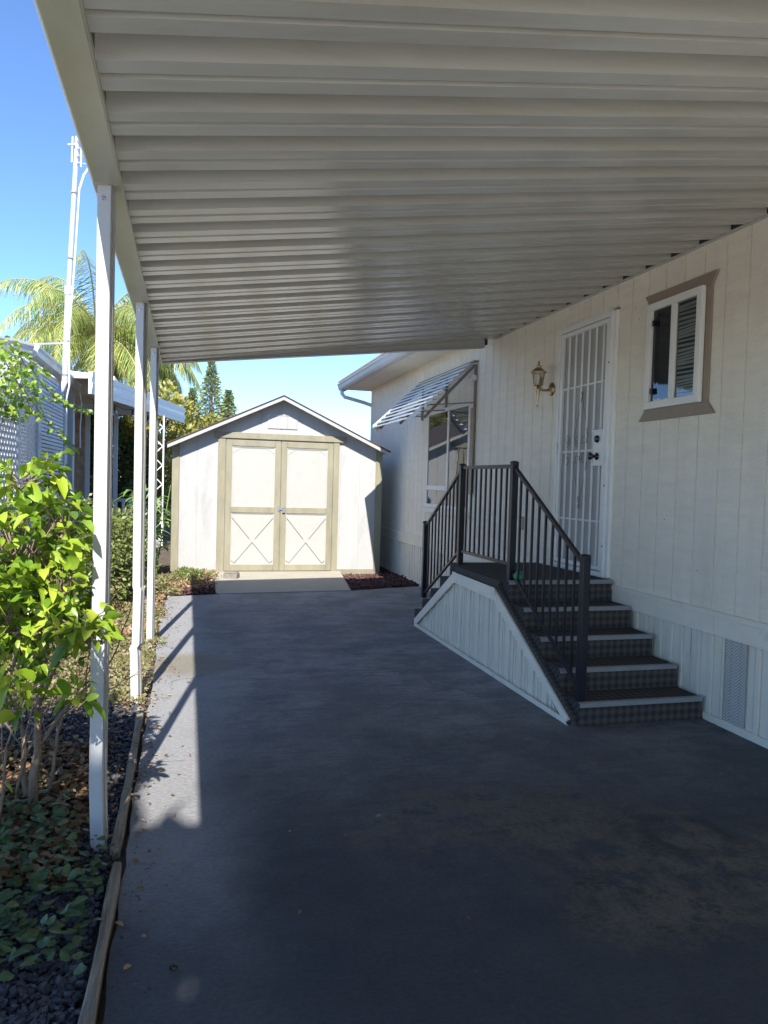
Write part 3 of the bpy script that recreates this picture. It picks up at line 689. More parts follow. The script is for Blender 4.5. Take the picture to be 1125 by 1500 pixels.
# ------------------------------------------------------------------ shed
SY = 11.2
sh = thing('storage_shed', (1.355, SY, 0), 'white gabled storage shed with khaki trim and double doors at the end of the driveway', 'shed')
xl, xr, xc = -.205, 2.915, 1.355; ze = 1.93; zp = 2.66
def roofz(x): return zp - abs(x-xc)*(zp-ze)/(xc-xl)
k = MB(); pr = groove_profile(xl, xr, .3048, xc+.0, .010, .006)
k.v = [(x, SY+d_, .10) for x, d_ in pr] + [(x, SY+d_, roofz(x)+.02) for x, d_ in pr]
nn = len(pr); k.f = [(i, i+1, nn+i+1, nn+i) for i in range(nn-1)]
k.build('front_wall', M['shedw'], sh)
k = MB(); k.quad((xl, SY, .0), (xl, SY, ze+.01), (xl, SY+3.0, ze+.01), (xl, SY+3.0, .0)); k.quad((xr, SY, .0), (xr, SY+3.0, .0), (xr, SY+3.0, ze+.01), (xr, SY, ze+.01))
k.poly([(xl, SY+3, 0), (xl, SY+3, ze), (xc, SY+3, zp), (xr, SY+3, ze), (xr, SY+3, 0)])
k.build('side_walls', M['shedw'], sh)
for x0_, x1_ in ((xl-.018, xl+.085), (xr-.085, xr+.018)):
    k = MB(); k.prism([(x0_, SY-.02, .08), (x1_, SY-.02, .08), (x1_, SY-.02, roofz((x0_+x1_)/2)), (x0_, SY-.02, roofz(x0_))], (0, .018, 0)); k.build('corner_trim', M['khaki'], sh, bevel=.003)
k = MB(); k.box(xl+.0, xr+.01, SY-.014, SY+.04, -.03, .098); k.build('base_board', M['khaki'], sh)
ov = .2
for sgn in (-1, 1):
    k = MB(); e = xc+sgn*(xc-xl+.085)
    a = (xc, zp+.035); b_ = (e, roofz(xc-(xc-xl))-.0-(.085*(zp-ze)/(xc-xl))+.035)
    k.prism([(a[0], SY-ov-.012, a[1]+.004), (b_[0]+sgn*.012, SY-ov-.012, b_[1]+.001), (b_[0]+sgn*.012, SY-ov-.012, b_[1]+.017), (a[0], SY-ov-.012, a[1]+.02)], (0, 3.4, 0)); k.build('shingles', M['shingle'], sh)
    k = MB(); k.prism([(a[0], SY-ov, a[1]-.055), (b_[0], SY-ov, b_[1]-.055), (b_[0], SY-ov, b_[1]), (a[0], SY-ov, a[1])], (0, .025, 0)); k.build('rake_board', M['shedp'], sh, bevel=.002)
    k = MB(); k.prism([(a[0], SY-ov+.026, a[1]-.015), (b_[0], SY-ov+.026, b_[1]-.015), (b_[0], SY-ov+.026, b_[1]-.001), (a[0], SY-ov+.026, a[1]-.001)], (0, 3.3, 0)); k.build('roof_deck', M['shedw'], sh)
# doors
k = MB(); k.box(.365, 2.345, SY-.045, SY-.001, 2.055, 2.145); k.build('header_board', M['khaki'], sh, bevel=.004)
for x0_, x1_ in ((.425, .535), (2.155, 2.245)):
    k = MB(); k.box(x0_, x1_, SY-.03, SY-.001, .075, 2.0545); k.build('jamb', M['khaki'], sh, bevel=.003)
def shed_door(x0, x1, handle):
    k = MB(); z0, z1 = .085, 2.035; yb = SY-.038
    k.box(x0, x0+.085, yb, SY-.002, z0, z1); k.box(x1-.085, x1, yb, SY-.002, z0, z1)
    for a, c in ((z1-.09, z1), (1.0-.045, 1.0+.045), (z0, z0+.095)): k.box(x0+.0855, x1-.0855, yb+.001, SY-.002, a, c)
    dd = k.build('door', M['khaki'], sh, bevel=.004)
    p = MB(); p.box(x0+.07, x1-.07, SY-.018, SY-.003, z0+.05, z1-.05); p.build('panel', M['shedp'], dd)
    b = MB(); xa, xb = x0+.1, x1-.1; 
    za, zb = z0+.11, .94; w = .062
    for (p0, p1, yy) in (((xa, za), (xb, zb), SY-.026), ((xa, zb), (xb, za), SY-.0285)):
        b.bar((p0[0]+.02, yy, p0[1]+.03*(1 if p1[1]>p0[1] else -1)), (p1[0]-.02, yy, p1[1]-.03*(1 if p1[1]>p0[1] else -1)), .013, w)
    # thin moulding round each panel
    for (za_, zb_) in ((z0+.095, .955), (1.045, z1-.09)):
        framed2(b, x0+.0852, x1-.0852, za_, zb_, .014, SY-.027)
    # cut corners at the top
    b.bar((xa-.01, SY-.021, z1-.20), (xa+.13, SY-.021, z1-.10), .005, .006); b.bar((xb+.01, SY-.021, z1-.20), (xb-.13, SY-.021, z1-.10), .005, .006)
    b.bar((xa+.13, SY-.021, z1-.115), (xb-.13, SY-.021, z1-.115), .005, .006); b.bar((xa+.018, SY-.021, z1-.19), (xa+.018, SY-.021, 1.07), .005, .005); b.bar((xb-.018, SY-.021, z1-.19), (xb-.018, SY-.021, 1.07), .005, .005)
    b.build('brace', M['shedp'], dd)
    return dd
def framed2(mb, x0, x1, z0, z1, w, y):
    mb.box(x0, x1, y, y+.012, z1-w, z1); mb.box(x0, x1, y, y+.012, z0, z0+w); mb.box(x0, x0+w, y, y+.012, z0+w, z1-w); mb.box(x1-w, x1, y, y+.012, z0+w, z1-w)
shed_door(.542, 1.350, 0); shed_door(1.358, 2.150, 1)
k = MB(); k.box(1.315, 1.345, SY-.046, SY-.039, .99, 1.06); k.box(1.335, 1.43, SY-.052, SY-.044, 1.005, 1.04); k.box(1.385, 1.425, SY-.065, SY-.052, .965, 1.015)
k.tube([(1.392, SY-.058, 1.01), (1.392, SY-.058, 1.035), (1.405, SY-.058, 1.045), (1.418, SY-.058, 1.035), (1.418, SY-.058, 1.01)], .004, 6); k.build('hasp_lock', M['steel'], sh)
k = MB(); framed2(k, 1.145, 1.59, 2.225, 2.43, .010, SY-.012)
k.box(1.288, 1.298, SY-.012, SY-.001, 2.235, 2.42); k.box(1.437, 1.447, SY-.012, SY-.001, 2.235, 2.42); vt = k.build('vent', M['galv'], sh)
k = MB(); k.box(1.155, 1.58, SY-.008, SY-.002, 2.235, 2.42); k.build('vent_screen', M['shedw'], vt)
# ramp, paver, mulch
k = MB(); k.prism([(.36, 9.47, .012), (.36, 11.18, .075), (.36, 11.18, -.05), (.36, 9.47, -.05)], (0, 0, 0)) if False else None
k = MB()
k.v = [(.36,9.45,-.05),(2.14,9.62,-.05),(2.30,11.17,-.05),(.40,11.17,-.05),(.36,9.45,.012),(2.14,9.62,.012),(2.30,11.17,.078),(.40,11.17,.078)]
k.f = [(3,2,1,0),(4,5,6,7),(0,1,5,4),(1,2,6,5),(2,3,7,6),(3,0,4,7)]
tag(k.build('ramp', M['conc'], bevel=.006), 'low tan concrete ramp leading up to the shed doors', 'ramp')
k = MB(); k.prism([(.50, 10.55, .045), (.69, 10.50, .045), (.74, 10.66, .05), (.56, 10.72, .05)], (0, 0, .075)); k.prism([(.51, 10.56, .121), (.685, 10.515, .121), (.725, 10.65, .121), (.565, 10.70, .121)], (0, 0, .02))
tag(k.build('paver_stone', M['stone'], bevel=.008), 'rough grey paver block lying on the left of the shed ramp', 'stone')
k = MB(); k.lathe((-.047+.03, 2.209, 0), [(.009, 0), (.013, .004), (.011, .010), (.005, .013)], 7)
tag(k.build('pebble', M['knob']), 'tiny black pebble alone on the near driveway', 'pebble')

def rocks(mb, x, y, z, r, rr):
    q = Matrix.Rotation(rr.uniform(0, 6.28), 3, 'Z') @ Matrix.Rotation(rr.uniform(-.7, .7), 3, 'X')
    n = len(mb.v); sx_, sy_, sz_ = rr.uniform(.6,1.1)*r, rr.uniform(.6,1.1)*r, rr.uniform(.4,.8)*r
    for a, b_, c in ((-1,-1,-1),(1,-1,-1),(1,1,-1),(-1,1,-1),(-1,-1,1),(1,-1,1),(1,1,1),(-1,1,1)):
        m_ = rr.uniform(.55, 1.0); mb.v.append(tuple(q @ Vector((a*sx_*m_, b_*sy_*m_, c*sz_*m_)) + Vector((x, y, z))))
    mb.f += [(n,n+3,n+2,n+1),(n+4,n+5,n+6,n+7),(n,n+1,n+5,n+4),(n+1,n+2,n+6,n+5),(n+2,n+3,n+7,n+6),(n+3,n,n+4,n+7)]
rr = random.Random(11)
k = MB()
for _ in range(2600):
    x = rr.uniform(2.12, 3.22); y = rr.uniform(9.65, 11.18)
    if y < 9.66+(x-2.13)*.33: continue
    if x < 2.14+.16*(y-9.6)/1.6: continue
    rocks(k, x, y, rr.uniform(.0, .03), rr.uniform(.012, .028), rr)
for _ in range(700):
    x = rr.uniform(2.93, 3.2); y = rr.uniform(11.1, 13); rocks(k, x, y, rr.uniform(0, .03), rr.uniform(.012, .028), rr)
tag(k.build('lava_mulch', M['lava']), 'dark red lava rock mulch between the shed ramp and the house', 'mulch', kind='stuff')
k = MB()
for _ in range(900):
    x = rr.uniform(-.12, .37); y = rr.uniform(9.42, 11.1); rocks(k, x, y, rr.uniform(.0, .03), rr.uniform(.012, .028), rr)
tag(k.build('lava_mulch', M['lava']), 'small patch of dark red lava rock left of the shed ramp', 'mulch', kind='stuff')
k = MB()
for _ in range(21000):
    if rr.random() < .55: x = rr.uniform(-1.2, -.265); y = rr.uniform(2.9, 4.95)
    else: x = rr.uniform(-.9, -.265); y = rr.uniform(1.6, 2.95)
    rocks(k, x, y, rr.uniform(-.035, -.005), rr.uniform(.006, .0145), rr)
tag(k.build('black_gravel', M['grav']), 'loose black landscape gravel in the bed along the timber edging', 'gravel', kind='stuff')

# litter and grit blown onto the drive
k = MB(); rr = random.Random(61)
for _ in range(150):
    y = rr.uniform(2.2, 9.2); x = -.19 + abs(rr.gauss(0, .09))
    if rr.random() < .12: x = rr.uniform(0, 3.0)
    k.leaf((x, y, .006), rdir(rr, -.05, .25), rdir(rr, -.1, .1), rr.uniform(.012,.038), rr.uniform(.008,.02), 0, .2)
tag(k.build('blown_leaves', M['litter']), 'small dry leaves blown along the left edge of the driveway', 'leaf litter', kind='stuff')
k = MB()
for _ in range(420):
    y = rr.uniform(2.0, 9.3); x = -.19 + abs(rr.gauss(0, .05))
    if rr.random() < .25: x = 3.215 - abs(rr.gauss(0, .04)); y = rr.uniform(3, 4)
    rocks(k, x, y, .001, rr.uniform(.0015, .0045), rr)
tag(k.build('grit', M['grav']), 'fine grit gathered along the edges of the driveway', 'grit', kind='stuff')

# timber edging boards
def timber(pts, label):
    k = MB(); rr2 = random.Random(len(pts)*7+int(pts[0][1]*10)); secs = []
    n_ = len(pts)
    for i, (x, y) in enumerate(pts):
        w = .019 + rr2.uniform(-.004, .004); z = .022 + rr2.uniform(-.006, .006)
        for dx, dz in ((-w, -.06), (-w, z-.006), (-w+.006, z), (w-.006, z-.002), (w, z-.008), (w, -.06)): k.v.append((x+dx, y, dz))
    for i in range(n_-1):
        for j in range(5): k.f.append((i*6+j, i*6+j+1, (i+1)*6+j+1, (i+1)*6+j))
    k.f.append((0,1,2,3,4,5)); m_ = (n_-1)*6; k.f.append((m_+5,m_+4,m_+3,m_+2,m_+1,m_))
    return tag(k.build('timber_edging', M['timber']), label, 'edging', 'timber edging of the planting bed')
timber([(-.232+.004*math.sin(y*3), y) for y in [0.6+.15*i for i in range(16)]], 'weathered timber edging board nearest the camera, beside dark ivy')
timber([(-.250+.006*math.sin(y*2.3), y) for y in [2.97+.12*i for i in range(16)]], 'weathered timber edging board beside the black gravel, running up to the second post')

# ------------------------------------------------------------------ vegetation

# big leafy shrub at the left
rr = random.Random(21)
shb = thing('leafy_shrub', (-.75, 3.5, 0), 'tall bright green broad-leaved shrub with bare woody stems beside the nearest post', 'shrub')
sb = MB(); tips = []
def branch(p, d, L, r, lvl):
    pts = [Vector(p)]; rad = [r]; n_ = 5
    for i in range(n_):
        d = (d + Vector((rr.uniform(-.24,.24), rr.uniform(-.24,.24), rr.uniform(-.10,.14)))).normalized()
        pts.append(pts[-1] + d*L/n_); rad.append(r*(1-.45*(i+1)/n_))
    sb.tube(pts, rad, 7 if lvl < 2 else 5)
    if lvl >= 3: tips.append((pts[-1], d)); tips.append((pts[3], d)); return
    if lvl >= 1: 
        if lvl == 2: tips.append((pts[-2], d))
    for i in range(3 if lvl < 2 else 3):
        dd = (d + rdir(rr, -.25, .6)*(.75 if lvl else .6)).normalized()
        branch(pts[-1-(i % 3)], dd, L*rr.uniform(.55, .85), rad[-1]*.75, lvl+1)
for p, d0, L, r in (((-.62,3.38,-.05),(.20,-.05,1),.55,.023), ((-.66,3.45,-.05),(-.25,.1,1),.50,.014), ((-.80,3.3,-.05),(-.15,-.2,1),.5,.014), ((-.58,3.5,-.05),(.15,.2,1),.42,.010), ((-.98,3.4,-.05),(.25,-.1,1),.5,.015), ((-.74,3.2,-.05),(.25,-.3,1),.45,.009), ((-.70,3.45,-.05),(.35,.0,1),.45,.009)):
    sb = MB(); branch(p, Vector(d0).normalized(), L, r, 0); sb.build('stem', M['bark'], shb, smooth=True)
sb = MB()
lf = MB(); cnt = 0
for (p, d) in tips:
    if p.x > -.38 or p.z < .6: continue
    k_ = rr.randint(6, 10) if p.z > .8 else rr.randint(1, 4)
    for _ in range(k_):
        dd = (d*.5 + rdir(rr, -.35, .8)).normalized()
        L = rr.uniform(.035, .095)
        q = p + rdir(rr)*.03
        if q.x + dd.x*L > -.2: continue
        lf.leaf(q, dd, rdir(rr, -.3, .3), L, L*rr.uniform(.5,.62), rr.uniform(.1,.4), rr.uniform(.05,.2)); cnt += 1
# extra foliage clumps filling the crown as in the photograph (ellipsoid shell of twigs)
for (cx, cy_, cz, rx, ry, rz_, n_) in ((-.62,3.05,1.20,.22,.28,.20,190), (-.48,3.05,1.28,.12,.2,.12,60), (-.46,2.95,1.05,.10,.16,.10,50), (-.38,2.84,.92,.10,.10,.07,34), (-.33,2.82,.88,.08,.06,.05,14), (-.37,2.84,.66,.06,.06,.06,9), (-.62,3.0,.93,.16,.2,.10,55),
        (-.49,3.0,1.47,.04,.05,.06,11), (-.60,3.0,1.43,.12,.1,.05,24), (-.60,2.95,.74,.12,.15,.08,30), (-.66,3.1,.60,.16,.2,.1,20), (-.66,2.9,.33,.05,.08,.05,6), (-.85,3.4,1.1,.30,.4,.3,170), (-1.2,3.6,1.1,.35,.4,.35,120), (-.75,2.7,1.0,.15,.25,.25,60)):
    for _ in range(int(n_*1.9)):
        u = rdir(rr); rad = rr.uniform(.2, 1.15)**.5
        p = Vector((cx+u.x*rx*rad, cy_+u.y*ry*rad, cz+u.z*rz_*rad))
        dd = (Vector((u.x, u.y, u.z*.6+.25))*.7 + rdir(rr)*.6).normalized(); L = rr.uniform(.035, .098)*rr.choice((1,1,.75))
        if p.x + dd.x*L > -.34 and p.y+dd.y*L > 2.94: continue
        if p.x + dd.x*L > -.20: continue
        lf.leaf(p, dd, rdir(rr, -.3, .3), L, L*rr.uniform(.42,.6), rr.uniform(.0,.6), rr.uniform(.05,.32))
        if rr.random() < .25:
            q = Vector((cx, cy_, cz-rz_*.8)); sb.tube([p, (p+q)*.5+rdir(rr)*.02, q*.6+p*.4], [.002,.004,.006], 4, cap=False)
tw = sb.build('twigs', M['bark'], shb, smooth=True); tw['kind'] = 'stuff'; lf.build('foliage', M['shrubleaf'], shb, smooth=True)

# ivy and dead leaf litter
rr = random.Random(5)
iv = MB(); lt_ = MB()
for _ in range(1500):
    x = rr.uniform(-1.35, -.27); y = rr.uniform(2.15, 3.35)
    if y < 2.3 and x > -.6 and rr.random() < .6: continue
    if x > -.45 and y > 2.9: continue
    h = rr.uniform(.0, .11)
    iv.leaf((x, y, h), rdir(rr, -.1, .4), rdir(rr, -.2, .2), rr.uniform(.025,.05), rr.uniform(.028,.045), .15, .08)
tag(iv.build('ivy_ground_cover', M['ivy']), 'dark green rounded ivy leaves in the shade at the foot of the shrub', 'ivy', kind='stuff')
for _ in range(4200):
    x = rr.uniform(-1.5, -.40); y = rr.uniform(2.75, 4.2)
    lt_.leaf((x, y, rr.uniform(-.02,.05)), rdir(rr, -.2, .3), rdir(rr, -.2, .2), rr.uniform(.03,.065), rr.uniform(.018,.035), rr.uniform(-.2,.4), .25)
for _ in range(120):
    x = rr.uniform(-.40, -.18); y = rr.uniform(2.9, 5)
    lt_.leaf((x, y, rr.uniform(.035,.05) if x<-.21 else .006), rdir(rr, -.1, .1), rdir(rr, -.1, .1), rr.uniform(.015,.04), rr.uniform(.01,.02), 0.0, .2)
tag(lt_.build('leaf_litter', M['litter']), 'brown and tan dry fallen leaves around the shrub stems', 'leaf litter', kind='stuff')

# low ground cover past the gravel
k = MB(); rr = random.Random(8)
def hgt(x, y):
    return .05 + .05*math.sin(x*5+y*2.1)*math.sin(y*3.3) + max(0, (y-6.5))*.012 + max(0, -.7-x)*.14
for _ in range(46000):
    y = 4.82 + 6.1*rr.random()**.95; xm = -.25 + (max(0, math.sin(y*4.1)*.5+math.sin(y*9.7)*.5)*.09 if rr.random() < .5 else 0)
    if y > 9.3: xm = .12 if y > 10 else -.05
    x = rr.uniform(-2.0, xm)
    h = max(.0, hgt(x, y))*rr.uniform(.2, 1)
    L = rr.uniform(.014, .036)*(1+.05*(y-4))
    u = rdir(rr, -.1, .9); k.leaf4((x, y, h), u, u.cross(rdir(rr)).normalized(), L, L*.6)
tag(k.build('ground_cover', M['cover']), 'low sunlit green and tan creeping ground cover between posts and shed', 'ground cover', kind='stuff')
k = MB()
cl = [(-.42+rr.uniform(-.1,.1), rr.uniform(7.3, 9.2)) for _ in range(5)] + [(-.65+rr.uniform(-.2,.2), rr.uniform(6.6, 8.6)) for _ in range(6)] + [(rr.uniform(-.2,.3), rr.uniform(9.5, 9.9)) for _ in range(6)] + [(rr.uniform(.15,.3), rr.uniform(10.3, 10.9)) for _ in range(4)] 
for cx, cy_ in cl:
    for _ in range(38):
        u = rdir(rr, .0, 1); L = rr.uniform(.02, .05)
        k.leaf4((cx+rr.gauss(0,.08), cy_+rr.gauss(0,.08), rr.uniform(.04,.13)), u, u.cross(rdir(rr)).normalized(), L, L*.6)
tag(k.build('pink_ground_cover', M['pinkfl']), 'pink and reddish flowering clumps among the low ground cover', 'flowers', kind='stuff')

def bush(name, label, cat, c, r, n_, m, L0, L1, group=None, stem=True, lumps=9, seed=1, ar=.6, big=False):
    rr = random.Random(seed); t = thing(name, (c[0], c[1], 0), label, cat, group)
    k = MB(); ls = []
    for i in range(lumps):
        u = rdir(rr, -.5, 1); ls.append((Vector(c) + Vector((u.x*r[0], u.y*r[1], u.z*r[2]))*rr.uniform(.35,.7), rr.uniform(.35,.6)))
    for _ in range(n_):
        cc, s = rr.choice(ls); u = rdir(rr); rad = rr.uniform(.3, 1)**.45
        p = cc + Vector((u.x*r[0], u.y*r[1], u.z*r[2]))*s*rad
        if p.z < 0: continue
        d_ = (u + rdir(rr)*.9).normalized(); L = rr.uniform(L0, L1)
        if big: k.leaf(p, d_, rdir(rr), L, L*ar, .2, .12)
        else: k.leaf4(p, d_, d_.cross(rdir(rr)).normalized(), L, L*ar)
    k.build('foliage', m, t)
    if stem:
        s_ = MB()
        for i in range(4):
            cc = ls[i % len(ls)][0]; s_.tube([(c[0], c[1], -.05), ((c[0]+cc.x)/2, (c[1]+cc.y)/2, cc.z*.5), cc], [.04*r[0]+.01, .03*r[0], .01], 6)
        s_.build('stems', M['bark'], t)
    return t
bush('hedge_bush', 'rounded small-leaved green bush behind the two nearest posts', 'bush', (-.85, 8.5, .42), (.62, .9, .72), 12000, M['hedge'], .03, .06, seed=4, lumps=16)
bush('hedge_bush', 'low dark bush against the shed corner left of the ramp', 'bush', (.12, 10.5, .08), (.32, .5, .16), 1500, M['hedge'], .03, .05, seed=9, lumps=7)

# strap-leaved plant by the shed
rr = random.Random(31)
t = thing('strap_leaf_plant', (-.62, 11.6, 0), 'upright plant with long green strap leaves at the left of the shed', 'plant')
k = MB(); s_ = MB()
for i in range(16):
    bx, by = -.60+rr.uniform(-.22,.22), 11.6+rr.uniform(-.35,.35); H_ = rr.uniform(.8, 1.35); ln = Vector((rr.uniform(-.15,.15), rr.uniform(-.15,.1), 1))
    s_ = MB(); s_.tube([(bx, by, 0), (bx+ln.x*H_*.5, by+ln.y*H_*.5, H_*.5), (bx+ln.x*H_, by+ln.y*H_, H_)], [.012,.01,.006], 5); s_.build('stem', M['ginger'], t)
    for j in range(11):
        t_ = .25+.75*j/10; p = Vector((bx+ln.x*H_*t_, by+ln.y*H_*t_, H_*t_)); d_ = rdir(rr, .05, .5)
        k.leaf(p, d_, d_.cross(Vector((0,0,1))), rr.uniform(.22,.34), rr.uniform(.045,.065), .45, .1)
k.build('foliage', M['ginger'], t)
t = thing('white_flower', (-.42, 10.3, 0), 'white flower cluster on a short stem left of the shed wall', 'flower')
k = MB()
for (cx, cz, R_) in ((-.40, .56, .07), (-.45, .42, .065)):
    for i in range(22):
        a = i*2.4; dd = Vector((math.cos(a), -.35, math.sin(a))).normalized(); k.leaf((cx, 10.28, cz)+Vector((0,0,0)) if False else Vector((cx, 10.28, cz)), dd, (0,1,0), R_, .045, .0, .2)
k.build('petals', M['petal'], t)
k = MB(); k.tube([(-.42,10.3,0), (-.41,10.3,.3), (-.40,10.29,.56)], .006, 5); k.tube([(-.42,10.3,.2), (-.45,10.29,.42)], .005, 5); k.build('stem', M['ginger'], t)

# ------------------------------------------------------------------ neighbour's side on the left
nb_ = thing('neighbour_carport', (-2.0, 10.5, 0), "neighbour's screened carport with white gutter and lattice walls beyond the shrub", 'carport')
nx = -1.85
def gutter(mb, p0, p1, zb):
    p0 = Vector(p0); p1 = Vector(p1); d_ = (p1-p0).normalized(); o_ = Vector((d_.y, -d_.x))
    if o_.x < 0: o_ = -o_
    prof = [(0, 0), (.06, 0), (.10, .03), (.115, .09), (.13, .12), (.13, .15), (.0, .15)]
    mb.prism([(p0.x+o_.x*a, p0.y+o_.y*a, zb+h) for a, h in prof], (p1.x-p0.x, p1.y-p0.y, 0))
k = MB(); gutter(k, (nx-.05, 9.85), (nx-.05, 13.6), 2.86); k.build('gutter', M['gut'], nb_, bevel=.004)
k = MB(); gutter(k, (-2.95, 8.1), (nx-.07, 9.84), 2.86); k.build('gutter', M['gut'], nb_, bevel=.004)
k = MB(); k.prism([(-2.98, 8.1, 2.80), (nx-.06, 9.86, 2.80), (nx-.06, 13.6, 2.80), (-5.5, 13.6, 2.80), (-5.5, 8.1, 2.80)], (0, 0, .055)); k.build('roof', M['nroof'], nb_)
k = MB(); k.box(nx-.10, nx+.01, 12.3, 12.42, 0, 2.80); k.box(nx-.10, nx+.01, 10.22, 10.42, 0, 2.80); k.box(nx-.10, nx-.0, 13.2, 13.4, 0, 2.80); k.box(nx-.1, nx+.005, 10.43, 12.29, .0, .55); 
k.build('frame', M['bluegrey'], nb_, bevel=.005)
def lattice(mb, p0, p1, z0, z1, sp, w, t=.006, off=(0,0)):
    p0 = Vector(p0); p1 = Vector(p1); W_ = (p1-p0).length; H_ = z1-z0; d_ = (p1-p0)/W_; nr = Vector((d_.y, -d_.x))
    def P(a, h, o): return (p0.x+d_.x*a+nr.x*o, p0.y+d_.y*a+nr.y*o, z0+h)
    for s, o in ((1, 0), (-1, t+.001)):
        c = -H_ if s > 0 else 0
        while c < (W_ if s > 0 else W_+H_):
            # line a = c + s*h
            h0, h1 = 0, H_
            if s > 0: h0 = max(0, -c); h1 = min(H_, W_-c)
            else: h0 = max(0, c-W_); h1 = min(H_, c)
            if h1 > h0+.01: mb.bar(P(c+s*h0, h0, o), P(c+s*h1, h1, o), w, t, up=(nr.x, nr.y, 0))
            c += sp
k = MB(); lattice(k, (nx-.03, 9.3), (nx-.03, 10.22), .3, 2.80, .085, .036); k.build('lattice_panel', M['lattice'], nb_)
k = MB(); lattice(k, (-2.75, 8.4), (nx-.04, 9.72), .3, 2.80, .10, .042); k.build('lattice_panel', M['lattice'], nb_)
k = MB(); zz = .56
while zz < 2.79: k.box(nx-.04, nx-.01, 10.43, 12.29, zz, zz+.040); zz += .052
k.build('slat_panel', M['lattice'], nb_)
k = MB(); k.box(-5.2, -2.1, 9.9, 13.3, 0, 2.7); k.build('inner_wall', M['dark'], nb_)  # coloured near black to stand for the shade seen through the lattice holes
# freestanding coarse lattice
t = thing('lattice_screen', (-1.8, 7.9, 0), 'coarse white diamond lattice screen at the left edge behind the shrub', 'lattice')
k = MB(); lattice(k, (-1.80, 6.9), (-1.80, 8.78), .25, 2.25, .125, .045, .008); k.build('lattice_panel', M['lattice'], t)
k = MB(); k.box(-1.83, -1.77, 8.78, 8.84, 0, 2.28); k.box(-1.83, -1.77, 6.84, 6.9, 0, 2.28); k.box(-1.83, -1.77, 6.9, 8.78, .19, .25); k.box(-1.83, -1.77, 6.9, 8.78, 2.25, 2.28); k.build('frame', M['lattice'], t)
# climbing vine
rr = random.Random(77)
t = thing('climbing_vine', (-1.8, 8.6, 0), 'leafy green vine trailing from the lattice along the gutter posts', 'vine')
k = MB(); s_ = MB()
runs = [[(-1.78,8.2,2.55),(-1.74,8.7,2.35),(-1.72,9.2,2.15)], [(-1.78,8.0,2.2),(-1.72,8.4,2.6),(-1.7,9.0,2.62),(-1.68,9.6,2.5),(-1.66,10.4,2.42),(-1.62,11.2,2.44),(-1.58,12.0,2.45),(-1.5,12.9,2.46)],
        [(-1.74,8.6,2.4),(-1.7,9.4,2.2),(-1.68,10.2,2.05),(-1.64,11.0,1.95),(-1.6,11.9,1.80)], [(-1.78,7.8,2.3),(-1.74,8.1,2.1),(-1.72,8.4,1.95)], [(-1.76,8.2,2.75),(-1.74,8.6,2.7),(-1.7,9.1,2.5)]]
for q in runs:
    s_ = MB(); s_.tube(q, .006, 5); s_.build('stem', M['bark'], t)
    for a, c in zip(q[:-1], q[1:]):
        a = Vector(a); c = Vector(c); n_ = int((c-a).length*(34 if a.y < 9.2 else 17))
        for _ in range(n_):
            p = a.lerp(c, rr.random()) + rdir(rr)*(.11 if a.y < 9.2 else .035); L = rr.uniform(.05,.10)
            k.leaf(p, rdir(rr, -.6, .4), rdir(rr), L, L*.7, .2, .12)
for _ in range(110):
    p = Vector((-1.74, rr.uniform(7.6, 8.9), rr.uniform(2.0, 2.75))); L = rr.uniform(.06,.11); k.leaf(p+rdir(rr)*.05, rdir(rr, -.6, .4), rdir(rr), L, L*.7, .2, .12)
k.build('foliage', M['vine'], t)
# antenna mast
mx_, my_ = -1.68, 11.2
def seg(y_, z_): return (mx_, y_, z_)
ms = thing('antenna_mast', (mx_, 11.3, 2.5), 'tall white conduit mast with television antenna strapped to the neighbouring gutter', 'antenna mast')
k = MB(); k.tube([(mx_-.10, 11.0, 2.52), (mx_-.04, 11.1, 2.60), (mx_, 11.2, 2.75), (mx_+.035, 11.2, 4.05)], .045, 12); k.tube([(mx_+.033, 11.2, 4.0), (mx_+.125, 11.2, 6.12)], .034, 12)
k.lathe((mx_+.03, 11.2, 3.95), [(.052, 0), (.052, .12)], 12); k.build('conduit', M['conduit'], ms, smooth=False)
k = MB()
for zz in (2.83, 3.3, 4.45, 5.35): k.lathe((mx_+.034*(zz-2.75), 11.2, zz), [(.05, 0), (.05, .02)], 12)
k.bar((mx_, 11.2, 3.28), (mx_-.75, 11.35, 3.22), .04, .02); k.build('strap', M['galv'], ms)
k = MB(); k.tube([(mx_+.16, 11.18, 5.4), (mx_+.22, 11.16, 5.6), (mx_+.33, 11.15, 5.78), (mx_+.42, 11.15, 5.9)], .016, 6)
k.tube([(mx_+.16, 11.18, 5.4), (mx_+.11, 11.18, 4.4), (mx_+.05, 11.18, 3.4), (mx_+.06, 11.18, 2.7), (mx_+.02, 11.2, 2.5), (mx_+.03, 11.2, 1.6)], .012, 6); k.build('cable', M['cable'], ms)
k = MB(); k.bar((mx_+.06, 11.16, 5.75), (mx_+.07, 11.16, 6.1), .02, .02)
for i in range(4): k.bar((mx_+.12, 11.15, 5.76+i*.1), (mx_+.36, 11.1, 5.72+i*.1), .01, .01)
k.bar((mx_+.27, 11.1, 5.68), (mx_+.27, 11.1, 6.2), .02, .02); k.bar((mx_+.19, 11.1, 5.68), (mx_+.19, 11.1, 6.2), .02, .02); k.bar((mx_+.01, 11.15, 5.98), (mx_+.1, 11.15, 6.0), .02, .02)
k.build('antenna', M['conduit'], ms)
# hanging cable on the far post
k = MB(); k.tube([(-1.75, 13.1, 2.9), (-1.72, 13.2, 2.6), (-1.74, 13.2, 2.2), (-1.74, 13.25, 1.9)], .012, 6); tag(k.build('loose_cable', M['cable']), 'loose white cable hanging at the far end of the neighbouring gutter', 'cable')

